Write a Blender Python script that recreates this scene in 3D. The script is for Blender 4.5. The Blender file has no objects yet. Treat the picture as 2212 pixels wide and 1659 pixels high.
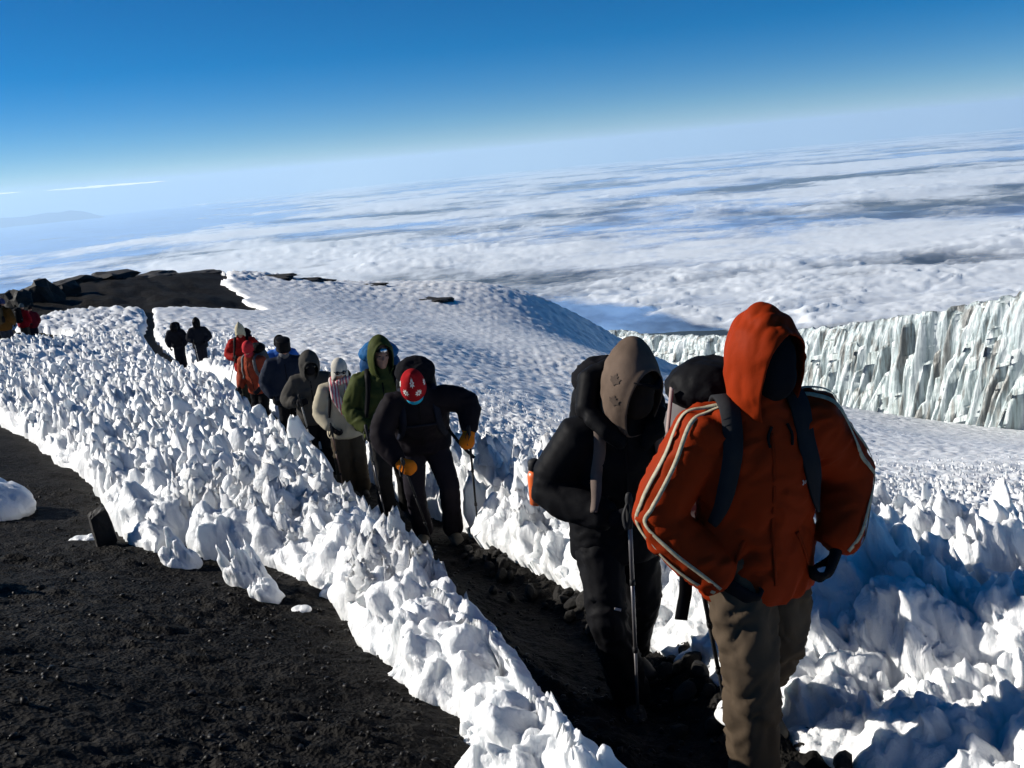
import bpy, bmesh, math, random
import numpy as np
from mathutils import Vector, Matrix

random.seed(7)
RNG = np.random.default_rng(11)
SC = bpy.context.scene
COL = SC.collection

# ------------------------------------------------------------------ camera
PITCH = math.radians(13.2)
ROLL = math.radians(5.3)
cam_data = bpy.data.cameras.new("camera")
cam_data.sensor_fit = 'HORIZONTAL'
cam_data.sensor_width = 36.0
cam_data.lens = 36.0 * 2490.0 / 2560.0
cam_data.clip_start = 0.1
cam_data.clip_end = 400000.0
cam = bpy.data.objects.new("camera", cam_data)
COL.objects.link(cam)
_f = Vector((0, math.cos(PITCH), -math.sin(PITCH)))
_u0 = Vector((0, math.sin(PITCH), math.cos(PITCH)))
_r0 = Vector((1, 0, 0))
_R = _r0 * math.cos(ROLL) - _u0 * math.sin(ROLL)
_U = _u0 * math.cos(ROLL) + _r0 * math.sin(ROLL)
cam.matrix_world = Matrix(((_R.x, _U.x, -_f.x, 0), (_R.y, _U.y, -_f.y, 0), (_R.z, _U.z, -_f.z, 0), (0, 0, 0, 1)))
SC.camera = cam

# ------------------------------------------------------------------ sky, sun, exposure
SUN_EL = math.radians(25.0)
SUN_AZ = math.radians(-76.0)          # clockwise from the view direction (+Y)
sun_vec = Vector((math.sin(SUN_AZ) * math.cos(SUN_EL), math.cos(SUN_AZ) * math.cos(SUN_EL), math.sin(SUN_EL)))
world = bpy.data.worlds.new("World")
SC.world = world
world.use_nodes = True
wn, wl = world.node_tree.nodes, world.node_tree.links
wn.clear()
sky = wn.new('ShaderNodeTexSky')
sky.sky_type = 'NISHITA'
sky.sun_disc = False
sky.sun_elevation = SUN_EL
sky.sun_rotation = SUN_AZ
sky.altitude = 5800.0
sky.air_density = 1.0
sky.dust_density = 0.5
sky.ozone_density = 3.0
bg = wn.new('ShaderNodeBackground')
bg.inputs['Strength'].default_value = 0.062
wo = wn.new('ShaderNodeOutputWorld')
hs = wn.new('ShaderNodeHueSaturation')      # the camera's vivid colour setting, even over the whole sky
hs.inputs['Saturation'].default_value = 1.45
wl.new(sky.outputs[0], hs.inputs['Color'])
wl.new(hs.outputs[0], bg.inputs['Color'])
wl.new(bg.outputs[0], wo.inputs['Surface'])
sun_data = bpy.data.lights.new("sun", 'SUN')
sun_data.energy = 5.0
sun_data.angle = math.radians(0.53)
sun_data.color = (1.0, 0.95, 0.87)
sun = bpy.data.objects.new("sun", sun_data)
COL.objects.link(sun)
sun.rotation_euler = sun_vec.to_track_quat('Z', 'Y').to_euler()
SC.view_settings.view_transform = 'Standard'
SC.view_settings.look = 'None'
SC.view_settings.exposure = 0.5
SC.view_settings.gamma = 1.0
SC.view_settings.use_curve_mapping = False
SC.cycles.max_bounces = 6
SC.cycles.diffuse_bounces = 2
SC.cycles.volume_bounces = 1
SC.cycles.transparent_max_bounces = 12
SC.cycles.use_denoising = True
SC.cycles.use_adaptive_sampling = True
SC.cycles.adaptive_threshold = 0.02

# ------------------------------------------------------------------ numpy noise
_H = RNG.permutation(4096).astype(np.int64)
_G3 = RNG.normal(size=(4096, 3)); _G3 /= np.linalg.norm(_G3, axis=1)[:, None]
_V = RNG.random((4096, 4))

def hsh(i, j, k=0):
    return _H[(_H[(_H[i & 4095] + j) & 4095] + k) & 4095]

def noise3(x, y, z):
    xi, yi, zi = np.floor(x).astype(np.int64), np.floor(y).astype(np.int64), np.floor(z).astype(np.int64)
    xf, yf, zf = x - xi, y - yi, z - zi
    u, v, w = xf**3*(xf*(xf*6-15)+10), yf**3*(yf*(yf*6-15)+10), zf**3*(zf*(zf*6-15)+10)
    r = 0
    for a in (0, 1):
        for b in (0, 1):
            for c in (0, 1):
                g = _G3[hsh(xi+a, yi+b, zi+c)]
                d = g[..., 0]*(xf-a) + g[..., 1]*(yf-b) + g[..., 2]*(zf-c)
                r = r + d*(u if a else 1-u)*(v if b else 1-v)*(w if c else 1-w)
    return r * 1.5

def noise2(x, y, s=0):
    xi, yi = np.floor(x).astype(np.int64), np.floor(y).astype(np.int64)
    xf, yf = x - xi, y - yi
    u, v = xf**3*(xf*(xf*6-15)+10), yf**3*(yf*(yf*6-15)+10)
    r = 0
    for a in (0, 1):
        for b in (0, 1):
            g = _G3[hsh(xi+a, yi+b, s)]
            r = r + (g[..., 0]*(xf-a) + g[..., 1]*(yf-b))*(u if a else 1-u)*(v if b else 1-v)
    return r * 1.9

def fbm2(x, y, s=0, octv=4, gain=0.5):
    r, a, n = 0, 1.0, 0
    for o in range(octv):
        r = r + a*noise2(x*2**o + 17.3*o, y*2**o - 9.1*o, s+o); n += a; a *= gain
    return r / n

def sstep(a, b, x):
    t = np.clip((x-a)/(b-a), 0, 1)
    return t*t*(3-2*t)

# ------------------------------------------------------------------ object helpers
def tag(o, label=None, cat=None, group=None, kind=None):
    if label: o['label'] = label
    if cat: o['category'] = cat
    if group: o['group'] = group
    if kind: o['kind'] = kind
    return o

def link(name, mesh, mats=None, parent=None, smooth=True):
    o = bpy.data.objects.new(name, mesh)
    COL.objects.link(o)
    if mats is not None:
        for m in (mats if isinstance(mats, (list, tuple)) else [mats]):
            mesh.materials.append(m)
    if parent is not None: o.parent = parent
    if smooth and len(mesh.polygons):
        mesh.polygons.foreach_set('use_smooth', np.ones(len(mesh.polygons), bool))
    return o

def empty(name, loc=(0, 0, 0), rz=0.0):
    o = bpy.data.objects.new(name, None)
    COL.objects.link(o)
    o.location = loc
    o.rotation_euler = (0, 0, rz)
    o.empty_display_size = 0.1
    return o

def npmesh(name, verts, faces):
    """faces: (n,4) or (n,3) int array"""
    m = bpy.data.meshes.new(name)
    verts = np.asarray(verts, np.float32); faces = np.asarray(faces, np.int32)
    k = faces.shape[1]
    m.vertices.add(len(verts)); m.vertices.foreach_set('co', verts.ravel())
    m.loops.add(faces.size); m.loops.foreach_set('vertex_index', faces.ravel())
    m.polygons.add(len(faces))
    m.polygons.foreach_set('loop_start', np.arange(0, faces.size, k, dtype=np.int32))
    m.polygons.foreach_set('loop_total', np.full(len(faces), k, np.int32))
    m.update(calc_edges=True)
    return m

def grid_faces(nr, nc):
    i = np.arange((nr-1)*(nc-1)); r, c = i//(nc-1), i % (nc-1)
    a = r*nc + c
    return np.stack([a, a+1, a+nc+1, a+nc], 1)

def compact(verts, faces):
    used = np.zeros(len(verts), bool); used[faces.ravel()] = True
    idx = np.cumsum(used) - 1
    return verts[used], idx[faces], used

# ------------------------------------------------------------------ material helpers
def mat(name, col, rough=0.8, spec=0.3, bump=None, var=None, sss=0.0, metal=0.0, sheen=0.0):
    """col base colour; bump=(scale, strength, distance); var=(scale, amount) brightness variation"""
    m = bpy.data.materials.new(name); m.use_nodes = True
    n, l = m.node_tree.nodes, m.node_tree.links
    p = n['Principled BSDF']
    p.inputs['Base Color'].default_value = (*col, 1)
    p.inputs['Roughness'].default_value = rough
    p.inputs['Specular IOR Level'].default_value = spec
    p.inputs['Metallic'].default_value = metal
    if sheen: p.inputs['Sheen Weight'].default_value = sheen
    if sss:
        p.inputs['Subsurface Weight'].default_value = sss
        p.inputs['Subsurface Radius'].default_value = (1.0, 0.9, 0.8)
        p.inputs['Subsurface Scale'].default_value = 0.03
    tc = n.new('ShaderNodeTexCoord')
    if var:
        t = n.new('ShaderNodeTexNoise'); t.inputs['Scale'].default_value = var[0]; t.inputs['Detail'].default_value = 6
        l.new(tc.outputs['Object'], t.inputs['Vector'])
        r = n.new('ShaderNodeMapRange'); r.inputs['From Min'].default_value = 0.25; r.inputs['From Max'].default_value = 0.75
        r.inputs['To Min'].default_value = 1-var[1]; r.inputs['To Max'].default_value = 1+var[1]
        l.new(t.outputs[0], r.inputs[0])
        mx = n.new('ShaderNodeMix'); mx.data_type = 'RGBA'; mx.blend_type = 'MULTIPLY'; mx.inputs[0].default_value = 1
        mx.inputs[6].default_value = (*col, 1)
        l.new(r.outputs[0], mx.inputs[7]); l.new(mx.outputs[2], p.inputs['Base Color'])
    if bump:
        t = n.new('ShaderNodeTexNoise'); t.inputs['Scale'].default_value = bump[0]; t.inputs['Detail'].default_value = 5
        l.new(tc.outputs['Object'], t.inputs['Vector'])
        b = n.new('ShaderNodeBump'); b.inputs['Strength'].default_value = bump[1]; b.inputs['Distance'].default_value = bump[2]
        l.new(t.outputs[0], b.inputs['Height']); l.new(b.outputs[0], p.inputs['Normal'])
    return m
# ================================================================== TERRAIN
def P(az, r, z):
    a = math.radians(az)
    return (math.sin(a)*r, math.cos(a)*r, z)

# ground control points: azimuth (deg), horizontal distance (m), height relative to the eye (m)
CTRL = [
    (-60, 1.0, -1.52), (0, 1.0, -1.62), (60, 1.0, -1.9), (-180, 1, -1.5), (-60, 3, -1.35), (-50, 8, -1.9),
    (-31, 3, -1.62), (-8.4, 2.9, -1.98), (-20, 5, -2.12), (-23.2, 8, -2.62), (-30, 14, -3.0), (-38, 22, -3.1), (-30, 8, -2.45), (-4, 4.0, -2.3),
    (13.4, 3.5, -2.42), (4.7, 4.4, -2.60), (-1, 6.2, -2.9), (-5.3, 8.2, -3.22), (-8.4, 9.4, -3.36), (-10.7, 11.4, -3.76),
    (-12.1, 12.5, -3.88), (-13.4, 15, -4.10), (-15.5, 22, -4.85), (-17.6, 33, -6.05), (-18.6, 36, -6.2),
    (-19, 12, -3.4), (-22, 18, -4.0), (-24, 30, -5.1),
    (-25.8, 46, -6.15), (-27, 36, -4.85), (-33, 40, -4.7), (-40, 60, -5.0),
    (-21.5, 60, -6.9), (-19, 62, -7.1), (-15, 66, -8.3), (-10, 70, -9.5),
    (-27, 95, -8.2), (-21.2, 100, -8.4), (-16, 105, -9.8), (-11, 110, -12.8), (-7, 115, -15.2), (-3.7, 118, -17.2), (-40, 110, -8.0), (0.2, 118, -18.7), (2.9, 116, -20.1), (6.3, 114, -22.8), (10.7, 112, -26.2),
    (-5, 50, -9.0), (0, 50, -11.2), (-6, 30, -6.6), (0, 30, -7.6), (-6, 75, -11.5),
    (6, 30, -8.6), (4.0, 62, -13.1), (10.1, 75, -18.7), (4.1, 85, -16.6), (8.0, 90, -20.4),
    (0, 14, -4.6), (-8, 18, -5.0), (6, 9, -3.6), (12, 14, -5.3),
    (28.6, 3, -2.4), (40, 3, -2.4), (25, 5, -2.75), (22, 8, -3.7), (40, 8, -3.6), (20.8, 28, -9.55), (10, 28, -8.6), (35, 28, -9.2),
    (28.1, 110, -33.0), (18.4, 150, -42.5), (36, 90, -27.5), (24, 70, -21.8), (12, 170, -47), (24, 150, -44), (32, 150, -44),
    (7, 150, -44), (0, 160, -41), (-8, 170, -38), (-18, 160, -28), (-28, 160, -24), (-42, 170, -20),
    (0, 330, -105), (-20, 330, -88), (20, 330, -100), (40, 330, -95), (-42, 330, -75), (10, 330, -105),
]
_cp = np.array(CTRL, float)
KA = 2.2
def _uv(az, r): return np.stack([np.log(r), KA*az], -1)
_cu = _uv(np.radians(_cp[:, 0]), _cp[:, 1])
def _ker(d2): return np.sqrt(d2 + 0.03)
_d2 = ((_cu[:, None]-_cu[None])**2).sum(-1)
_n = len(_cp)
_A = np.zeros((_n+3, _n+3))
_A[:_n, :_n] = _ker(_d2) + np.eye(_n)*(-0.012)
_A[:_n, _n] = 1; _A[:_n, _n+1:] = _cu; _A[_n, :_n] = 1; _A[_n+1:, :_n] = _cu.T
_b = np.zeros(_n+3); _b[:_n] = _cp[:, 2]/_cp[:, 1]
_w = np.linalg.solve(_A, _b)

TILTS = [(7.5, 98.0, -0.15, 10.0), (-1.5, 57.0, 0.10, 8.0), (11, 92, -0.1, 9.0)]
def base_z(x, y):
    """height of the bare mountain"""
    x = np.asarray(x, float); y = np.asarray(y, float)
    shp = x.shape; x = x.ravel(); y = y.ravel()
    r = np.maximum(np.hypot(x, y), 0.9); az = np.arctan2(x, y)
    u = _uv(az, r)
    out = np.empty(len(x))
    for s in range(0, len(x), 100000):
        q = u[s:s+100000]
        d2 = ((q[:, None, 0]-_cu[None, :, 0])**2 + (q[:, None, 1]-_cu[None, :, 1])**2)
        out[s:s+100000] = _ker(d2)@_w[:_n] + _w[_n] + q@_w[_n+1:]
    z = out*r
    for cx, cy, a, sg in TILTS:               # local steepening of the slope to the right
        dx, dy = x-cx, y-cy
        u = 0.97*dx-0.24*dy
        z = z + a*u*np.exp(-(dx*dx+0.6*dy*dy)/(2*sg*sg))
    return z.reshape(shp)
# === SPLIT
def ray_px(x, y):
    """viewing direction through a photo position given on a 2212 x 1659 grid (used once to lay out real places)"""
    F = 2490*2212/2560.0
    d = _f + _R*((x-1106)/F) - _U*((y-829.5)/F)
    return d
def at(x, y, r):
    d = ray_px(x, y); return d*(r/math.hypot(d.x, d.y))

ASH_EDGE = [(0.32, 0.6), (0.05, 1.6), (-0.17, 2.5), (-0.24, 3.02), (-0.28, 3.23), (-0.31, 3.5), (-0.48, 3.6), (-0.63, 3.99), (-0.9, 4.55), (-1.22, 5.37), (-1.6, 6.09), (-1.9, 6.23),
            (-2.14, 6.23), (-2.42, 6.71), (-2.48, 6.34), (-2.92, 6.97), (-3.64, 8.32), (-4.37, 9.67), (-5.31, 11.16), (-6.39, 12.91), (-8.27, 15.67), (-12, 20)]
ASH_POLY = ASH_EDGE + [(-20, 24), (-30, 12), (-12, -4), (0.4, -4)]
CREST = [(0.9, 0.6), (0.55, 1.6), (0.27, 2.52), (0.18, 2.81), (0.06, 3.18), (-0.12, 3.95), (-0.31, 4.36), (-0.62, 5.26), (-0.93, 6.29), (-1.39, 7.79), (-2.35, 11.38),
         (-3.45, 13.88), (-4.42, 16.35), (-6.15, 21.04), (-8.2, 26.09), (-10.4, 30.29), (-11.75, 32.81), (-13.93, 38.39), (-16.69, 45.16), (-18.38, 50.64), (-21, 58)]
_cx = np.array([c[0] for c in CREST]); _cy = np.array([c[1] for c in CREST])
def crest_x(y): return np.interp(y, _cy, _cx)
TR_R = [(1.75, 1.2), (1.3, 2.2), (1.12, 3.25), (0.98, 3.66), (0.84, 4.24), (0.64, 5.05), (0.36, 6.08), (0.03, 6.81), (-0.20, 7.3), (-0.48, 8.4), (-1.05, 9.6), (-1.6, 11.4), (-2.65, 13.9), (-3.6, 16.35),
        (-5.35, 21.0), (-7.35, 26.0), (-9.4, 30.3), (-10.8, 32.8), (-13.35, 38.4), (-16.1, 45.2), (-17.9, 50.6), (-20.5, 58)]
TRENCH = [(c[0]+(0.16 if c[1] < 7 else 0.08), c[1]) for c in CREST] + TR_R[::-1]
RIDGE = [(-24.7, 50), (-24.7, 56.6), (-20.8, 56.6), (-18.6, 60), (-15.5, 63.7), (-20.5, 75), (-23.2, 84), (-25, 96), (-60, 190), (-110, 120), (-60, 50)]
PATCH = [(-22.0, 47.4), (-19.9, 45.6), (-17.9, 41.2), (-17.5, 37.2), (-17.1, 34.4), (-16, 31.1), (-19, 28), (-30, 30), (-30, 44), (-25, 49)]

def poly_sd(x, y, poly):
    """signed distance, negative inside"""
    p = np.array(poly, float); q = np.roll(p, -1, 0)
    best = np.full(x.shape, 1e18); inside = np.zeros(x.shape, bool)
    for (ax, ay), (bx, by) in zip(p, q):
        ex, ey = bx-ax, by-ay
        t = np.clip(((x-ax)*ex+(y-ay)*ey)/(ex*ex+ey*ey+1e-12), 0, 1)
        dx, dy = x-ax-t*ex, y-ay-t*ey
        best = np.minimum(best, dx*dx+dy*dy)
        c = ((ay > y) != (by > y)) & (x < (bx-ax)*(y-ay)/(by-ay+1e-12)+ax)
        inside ^= c
    d = np.sqrt(best)
    return np.where(inside, -d, d)

def spikes(x, y, c, s, ax=1.5, prof=1.3, warp=0.3, r0=0.5, r1=1.0):
    """field of pointed snow blades 0..1 (Worley cones joined by maximum)"""
    if warp:
        x = x + c*warp*noise2(x/c*2.3, y/c*2.3, s+40); y = y + c*warp*noise2(x/c*2.3+31, y/c*2.3, s+41)
    u, v = x/(c*ax), y/c
    iu, iv = np.floor(u).astype(np.int64), np.floor(v).astype(np.int64)
    out = np.zeros(x.shape)
    for a in (-1, 0, 1):
        for b in (-1, 0, 1):
            k = hsh(iu+a, iv+b, s)
            rv = _V[k]
            du = (u-(iu+a+0.15+0.7*rv[..., 0])); dv = (v-(iv+b+0.15+0.7*rv[..., 1]))
            rad = r0+(r1-r0)*rv[..., 2]
            d = np.sqrt(du*du+dv*dv)/rad
            h = (0.3+0.7*rv[..., 3])*(1-np.minimum(d, 1)**prof)
            out = np.maximum(out, h)
    return out

def snow_cover(x, y):
    """distance to the nearest bare ground (negative on bare ground), with ragged edges"""
    r = np.hypot(x, y)
    dA = poly_sd(x, y, ASH_POLY); dT = poly_sd(x, y, TRENCH); dP = poly_sd(x, y, PATCH); dR = poly_sd(x, y, RIDGE)
    j = np.clip(r/8, 0.5, 3)
    n1 = fbm2(x/0.35/j, y/0.35/j, 3, 4)*j
    d = np.minimum(np.minimum(dA+0.16*n1, dT+0.05*n1), np.minimum(dP+0.3*n1, dR+1.3*fbm2(x/3, y/3, 9, 4)))
    return d, dA, dT

def ground_z(x, y):
    x = np.asarray(x, float); y = np.asarray(y, float)
    r = np.hypot(x, y)
    z = base_z(x, y)
    near = 1-sstep(20, 40, r)
    z = z + near*(0.05*fbm2(x/0.9, y/0.9, 60, 4) + 0.045*np.abs(fbm2(x/0.20, y/0.14, 61, 4))*(0.4+1.2*np.clip(fbm2(x/1.1, y/1.1, 67, 2)+0.4, 0, 1)) + 0.010*fbm2(x/0.05, y/0.05, 65, 2))
    dT = poly_sd(x, y, TRENCH)
    z = z - 0.06*sstep(0.1, -0.2, dT)*near
    bank = np.exp(-((dT+0.10)/0.14)**2)*sstep(0.15, 0.4, x-crest_x(y))*(1-sstep(7.2, 9, r))
    z = z + 0.16*bank*(0.7+0.6*fbm2(x/0.12, y/0.12, 66, 3))
    dR = poly_sd(x, y, RIDGE)
    z = z + sstep(2, -4, dR)*(0.7*fbm2(x/7, y/7, 62, 5, 0.6)+0.5*np.abs(fbm2(x/2.2, y/2.2, 63, 3)))
    return z

def snow_z(x, y, lean=True):
    """top of the snow; returns x, y, z displaced and the cover distance"""
    r = np.hypot(x, y)
    d, dA, dT = snow_cover(x, y)
    left = sstep(0.3, -0.1, x-crest_x(y))
    z0 = base_z(x, y)
    T0 = 0.40
    edge = 1-np.exp(-np.maximum(d, 0)/np.where(dT < dA, 0.06+0.30*(1-left)*(1-sstep(6, 9, r)), 0.15))
    # spike amplitude by zone
    f10, f20 = sstep(5, 9, r), sstep(14, 30, r)
    farm = sstep(25, 60, r)
    AL = 0.20 + 0.14*f10 - 0.06*f20                      # ridge of blades left of the track
    AR = 0.32*np.exp(-np.maximum(dT, 0)/2.2)*sstep(3, 7, r) + 0.11 - 0.045*sstep(5, 14, r)
    amp = np.where(left > 0.5, AL, AR)*(1-farm) + farm*(0.10+0.10*sstep(70, 95, r)+0.08*fbm2(x/25, y/25, 5, 2)+0.14*left)
    h = np.zeros(x.shape)
    m = r < 34
    if m.any():
        xm, ym = x[m], y[m]
        s1 = spikes(xm, ym, 0.165, 101, 1.2, 1.9, 0.28, 0.40, 0.78)
        s2 = spikes(xm+3.3, ym, 0.095, 102, 1.2, 1.9, 0.3, 0.40, 0.75)
        s3 = spikes(xm, ym+1.7, 0.40, 103, 1.2, 1.6, 0.22)
        lf = left[m]; fx = f10[m]
        hl = 0.30*s3+np.maximum(0.72*s1*(0.5+0.7*s3), 0.40*s2)
        # right of the track: fat rounded lumps close by, grain farther off
        s4 = spikes(xm+7.7, ym+2.1, 0.52, 104, 1.15, 2.6, 0.3)
        closeR = np.exp(-np.maximum(dT[m], 0)/2.0)
        nr = 1-sstep(5.5, 10, r[m])
        hr = (1-nr)*(closeR*(0.6*s1+0.5*s3)+(1-closeR)*(0.75*s1+0.45*s3*0.6)) + nr*(1.6*s4+0.75*s1+0.35*s2)
        h[m] = lf*hl+(1-lf)*hr
    m2 = r >= 22
    if m2.any():
        xm, ym = x[m2], y[m2]
        sA = spikes(xm, ym, 0.34, 105, 1.4, 1.4, 0.3); sB = spikes(xm, ym, 0.62, 106, 1.4, 1.4, 0.3)
        w = sstep(45, 110, r[m2])
        hf = sA*(1-w)+sB*w
        k = sstep(22, 34, r[m2])
        h[m2] = h[m2]*(1-k)+hf*k
    big = 0.10*fbm2(x/1.1, y/1.1, 7, 3)*(1-farm) + farm*0.22*fbm2(x/14, y/14, 8, 4)
    flute = 0.020*fbm2(x/0.055, y/0.055, 12, 3)*(1-sstep(6, 12, r))
    thick = edge*(T0 - 0.14 + big) + h*amp*(0.25+0.75*edge)*1.55 + flute
    thick = np.where(d > 0, thick, -0.05+np.maximum(d, -0.15)*2.5)
    z = z0+thick
    hh = np.where(d > 0, h*amp, 0)
    lx = x - 0.30*hh*(1-farm) + 0.03*noise2(x/0.12, z/0.10+y, 21)*(hh > 0.02)*(1-f20)
    ly = y + 0.02*noise2(y/0.12, z/0.10+x, 22)*(hh > 0.02)*(1-f20)
    return lx, ly, z, d

# ---- materials of the ground
def snow_material():
    m = bpy.data.materials.new("snow"); m.use_nodes = True
    n, l = m.node_tree.nodes, m.node_tree.links
    p = n['Principled BSDF']
    tc = n.new('ShaderNodeTexCoord')
    t = n.new('ShaderNodeTexNoise'); t.inputs['Scale'].default_value = 1.1; t.inputs['Detail'].default_value = 8
    l.new(tc.outputs['Object'], t.inputs['Vector'])
    cr = n.new('ShaderNodeValToRGB')
    cr.color_ramp.elements[0].position = 0.25; cr.color_ramp.elements[0].color = (0.66, 0.68, 0.69, 1)
    cr.color_ramp.elements[1].position = 0.6; cr.color_ramp.elements[1].color = (0.80, 0.81, 0.815, 1)
    l.new(t.outputs[0], cr.inputs[0]); l.new(cr.outputs[0], p.inputs['Base Color'])
    p.inputs['Roughness'].default_value = 0.42
    p.inputs['Specular IOR Level'].default_value = 0.35
    p.inputs['Subsurface Weight'].default_value = 0.35
    p.inputs['Subsurface Radius'].default_value = (0.9, 1.0, 1.0)
    p.inputs['Subsurface Scale'].default_value = 0.045
    b1 = n.new('ShaderNodeTexNoise'); b1.inputs['Scale'].default_value = 38; b1.inputs['Detail'].default_value = 6; b1.inputs['Roughness'].default_value = 0.6
    b2 = n.new('ShaderNodeTexNoise'); b2.inputs['Scale'].default_value = 3.2; b2.inputs['Detail'].default_value = 9; b2.inputs['Roughness'].default_value = 0.6
    mp = n.new('ShaderNodeMapping'); mp.inputs['Scale'].default_value = (1, 1, 0.35); l.new(tc.outputs['Object'], mp.inputs['Vector'])
    l.new(mp.outputs[0], b1.inputs['Vector']); l.new(tc.outputs['Object'], b2.inputs['Vector'])
    u1 = n.new('ShaderNodeBump'); u1.inputs['Strength'].default_value = 0.7; u1.inputs['Distance'].default_value = 0.016
    u2 = n.new('ShaderNodeBump'); u2.inputs['Strength'].default_value = 0.6; u2.inputs['Distance'].default_value = 0.03
    l.new(b1.outputs[0], u1.inputs['Height']); l.new(b2.outputs[0], u2.inputs['Height'])
    l.new(u2.outputs[0], u1.inputs['Normal']); l.new(u1.outputs[0], p.inputs['Normal'])
    return m

def ash_material():
    m = bpy.data.materials.new("volcanic_ash"); m.use_nodes = True
    n, l = m.node_tree.nodes, m.node_tree.links
    p = n['Principled BSDF']
    tc = n.new('ShaderNodeTexCoord')
    t = n.new('ShaderNodeTexNoise'); t.inputs['Scale'].default_value = 2.2; t.inputs['Detail'].default_value = 12; t.inputs['Roughness'].default_value = 0.65
    l.new(tc.outputs['Object'], t.inputs['Vector'])
    cr = n.new('ShaderNodeValToRGB')
    cr.color_ramp.elements[0].position = 0.3; cr.color_ramp.elements[0].color = (0.0050, 0.0048, 0.0047, 1)
    cr.color_ramp.elements[1].position = 0.72; cr.color_ramp.elements[1].color = (0.0270, 0.0250, 0.0225, 1)
    l.new(t.outputs[0], cr.inputs[0]); l.new(cr.outputs[0], p.inputs['Base Color'])
    p.inputs['Roughness'].default_value = 0.7
    p.inputs['Specular IOR Level'].default_value = 0.03
    v = n.new('ShaderNodeTexVoronoi'); v.inputs['Scale'].default_value = 55
    b2 = n.new('ShaderNodeTexNoise'); b2.inputs['Scale'].default_value = 14; b2.inputs['Detail'].default_value = 8
    l.new(tc.outputs['Object'], v.inputs['Vector']); l.new(tc.outputs['Object'], b2.inputs['Vector'])
    u1 = n.new('ShaderNodeBump'); u1.inputs['Strength'].default_value = 0.6; u1.inputs['Distance'].default_value = 0.015
    u2 = n.new('ShaderNodeBump'); u2.inputs['Strength'].default_value = 0.9; u2.inputs['Distance'].default_value = 0.06
    l.new(v.outputs[0], u1.inputs['Height']); l.new(b2.outputs[0], u2.inputs['Height'])
    l.new(u2.outputs[0], u1.inputs['Normal']); l.new(u1.outputs[0], p.inputs['Normal'])
    return m

M_SNOW = snow_material()
M_ASH = ash_material()
M_ROCK = mat("lava_rock", (0.020, 0.018, 0.016), 0.75, 0.3, (22, 0.7, 0.03), (6, 0.5))

# ---- the two sheets: bare volcanic ground, and the snow that lies on it
def polar(az0, az1, nc, rs):
    az = np.radians(np.linspace(az0, az1, nc))
    A, Rr = np.meshgrid(az, rs)
    return np.sin(A)*Rr, np.cos(A)*Rr

rs = np.concatenate([np.geomspace(0.9, 2.2, 24)[:-1], np.geomspace(2.2, 12, 270)[:-1], np.geomspace(12, 420, 230)])
gx, gy = polar(-58, 44, 440, rs)
gz = ground_z(gx, gy)
gd, _, _ = snow_cover(gx, gy)
F_ = grid_faces(*gx.shape)
hid = (gd.ravel()[F_].min(1) > 0.3) & (np.hypot(gx, gy).ravel()[F_].min(1) < 200)
v_, f_, _ = compact(np.stack([gx.ravel(), gy.ravel(), gz.ravel()], 1), F_[~hid][:, ::-1])
ground = tag(link("ground", npmesh("ground", v_, f_), M_ASH), "dark volcanic ash and cinder ground of the summit path", kind='structure')

rs = np.concatenate([np.geomspace(1.5, 2.3, 40)[:-1], np.geomspace(2.3, 16, 540)[:-1], np.geomspace(16, 60, 220)[:-1], np.geomspace(60, 125, 150)[:-1], np.geomspace(125, 400, 45)])
gx, gy = polar(-38, 38, 640, rs)
sx, sy, sz, sd = snow_z(gx, gy)
F_ = grid_faces(*gx.shape)
bare = sd.ravel()[F_].max(1) < -0.10
v_, f_, _ = compact(np.stack([sx.ravel(), sy.ravel(), sz.ravel()], 1), F_[~bare][:, ::-1])
snow = tag(link("snow_field", npmesh("snow_field", v_, f_), M_SNOW), "white snow field of melted blades beside the dark track", kind='structure')
# ================================================================== GLACIER, LOWLAND, CLOUDS, HAZE
def ice_material():
    m = bpy.data.materials.new("glacier_ice"); m.use_nodes = True
    n, l = m.node_tree.nodes, m.node_tree.links
    p = n['Principled BSDF']
    tc = n.new('ShaderNodeTexCoord')
    mp = n.new('ShaderNodeMapping'); mp.inputs['Scale'].default_value = (1, 1, 0.10)
    l.new(tc.outputs['Object'], mp.inputs['Vector'])
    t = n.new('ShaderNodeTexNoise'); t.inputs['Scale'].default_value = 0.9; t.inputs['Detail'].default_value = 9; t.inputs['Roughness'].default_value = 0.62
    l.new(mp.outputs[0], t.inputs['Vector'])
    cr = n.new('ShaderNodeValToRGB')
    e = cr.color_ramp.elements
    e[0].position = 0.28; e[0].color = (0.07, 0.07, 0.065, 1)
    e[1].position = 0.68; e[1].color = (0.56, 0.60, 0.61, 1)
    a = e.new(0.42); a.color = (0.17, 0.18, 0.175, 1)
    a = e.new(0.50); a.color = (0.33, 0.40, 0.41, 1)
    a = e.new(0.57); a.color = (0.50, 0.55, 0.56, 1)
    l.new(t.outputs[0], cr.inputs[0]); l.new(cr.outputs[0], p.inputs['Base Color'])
    p.inputs['Roughness'].default_value = 0.45
    b = n.new('ShaderNodeTexNoise'); b.inputs['Scale'].default_value = 1.6; b.inputs['Detail'].default_value = 8
    l.new(mp.outputs[0], b.inputs['Vector'])
    u = n.new('ShaderNodeBump'); u.inputs['Strength'].default_value = 0.6; u.inputs['Distance'].default_value = 0.5
    l.new(b.outputs[0], u.inputs['Height']); l.new(u.outputs[0], p.inputs['Normal'])
    return m
M_ICE = ice_material()

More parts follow.
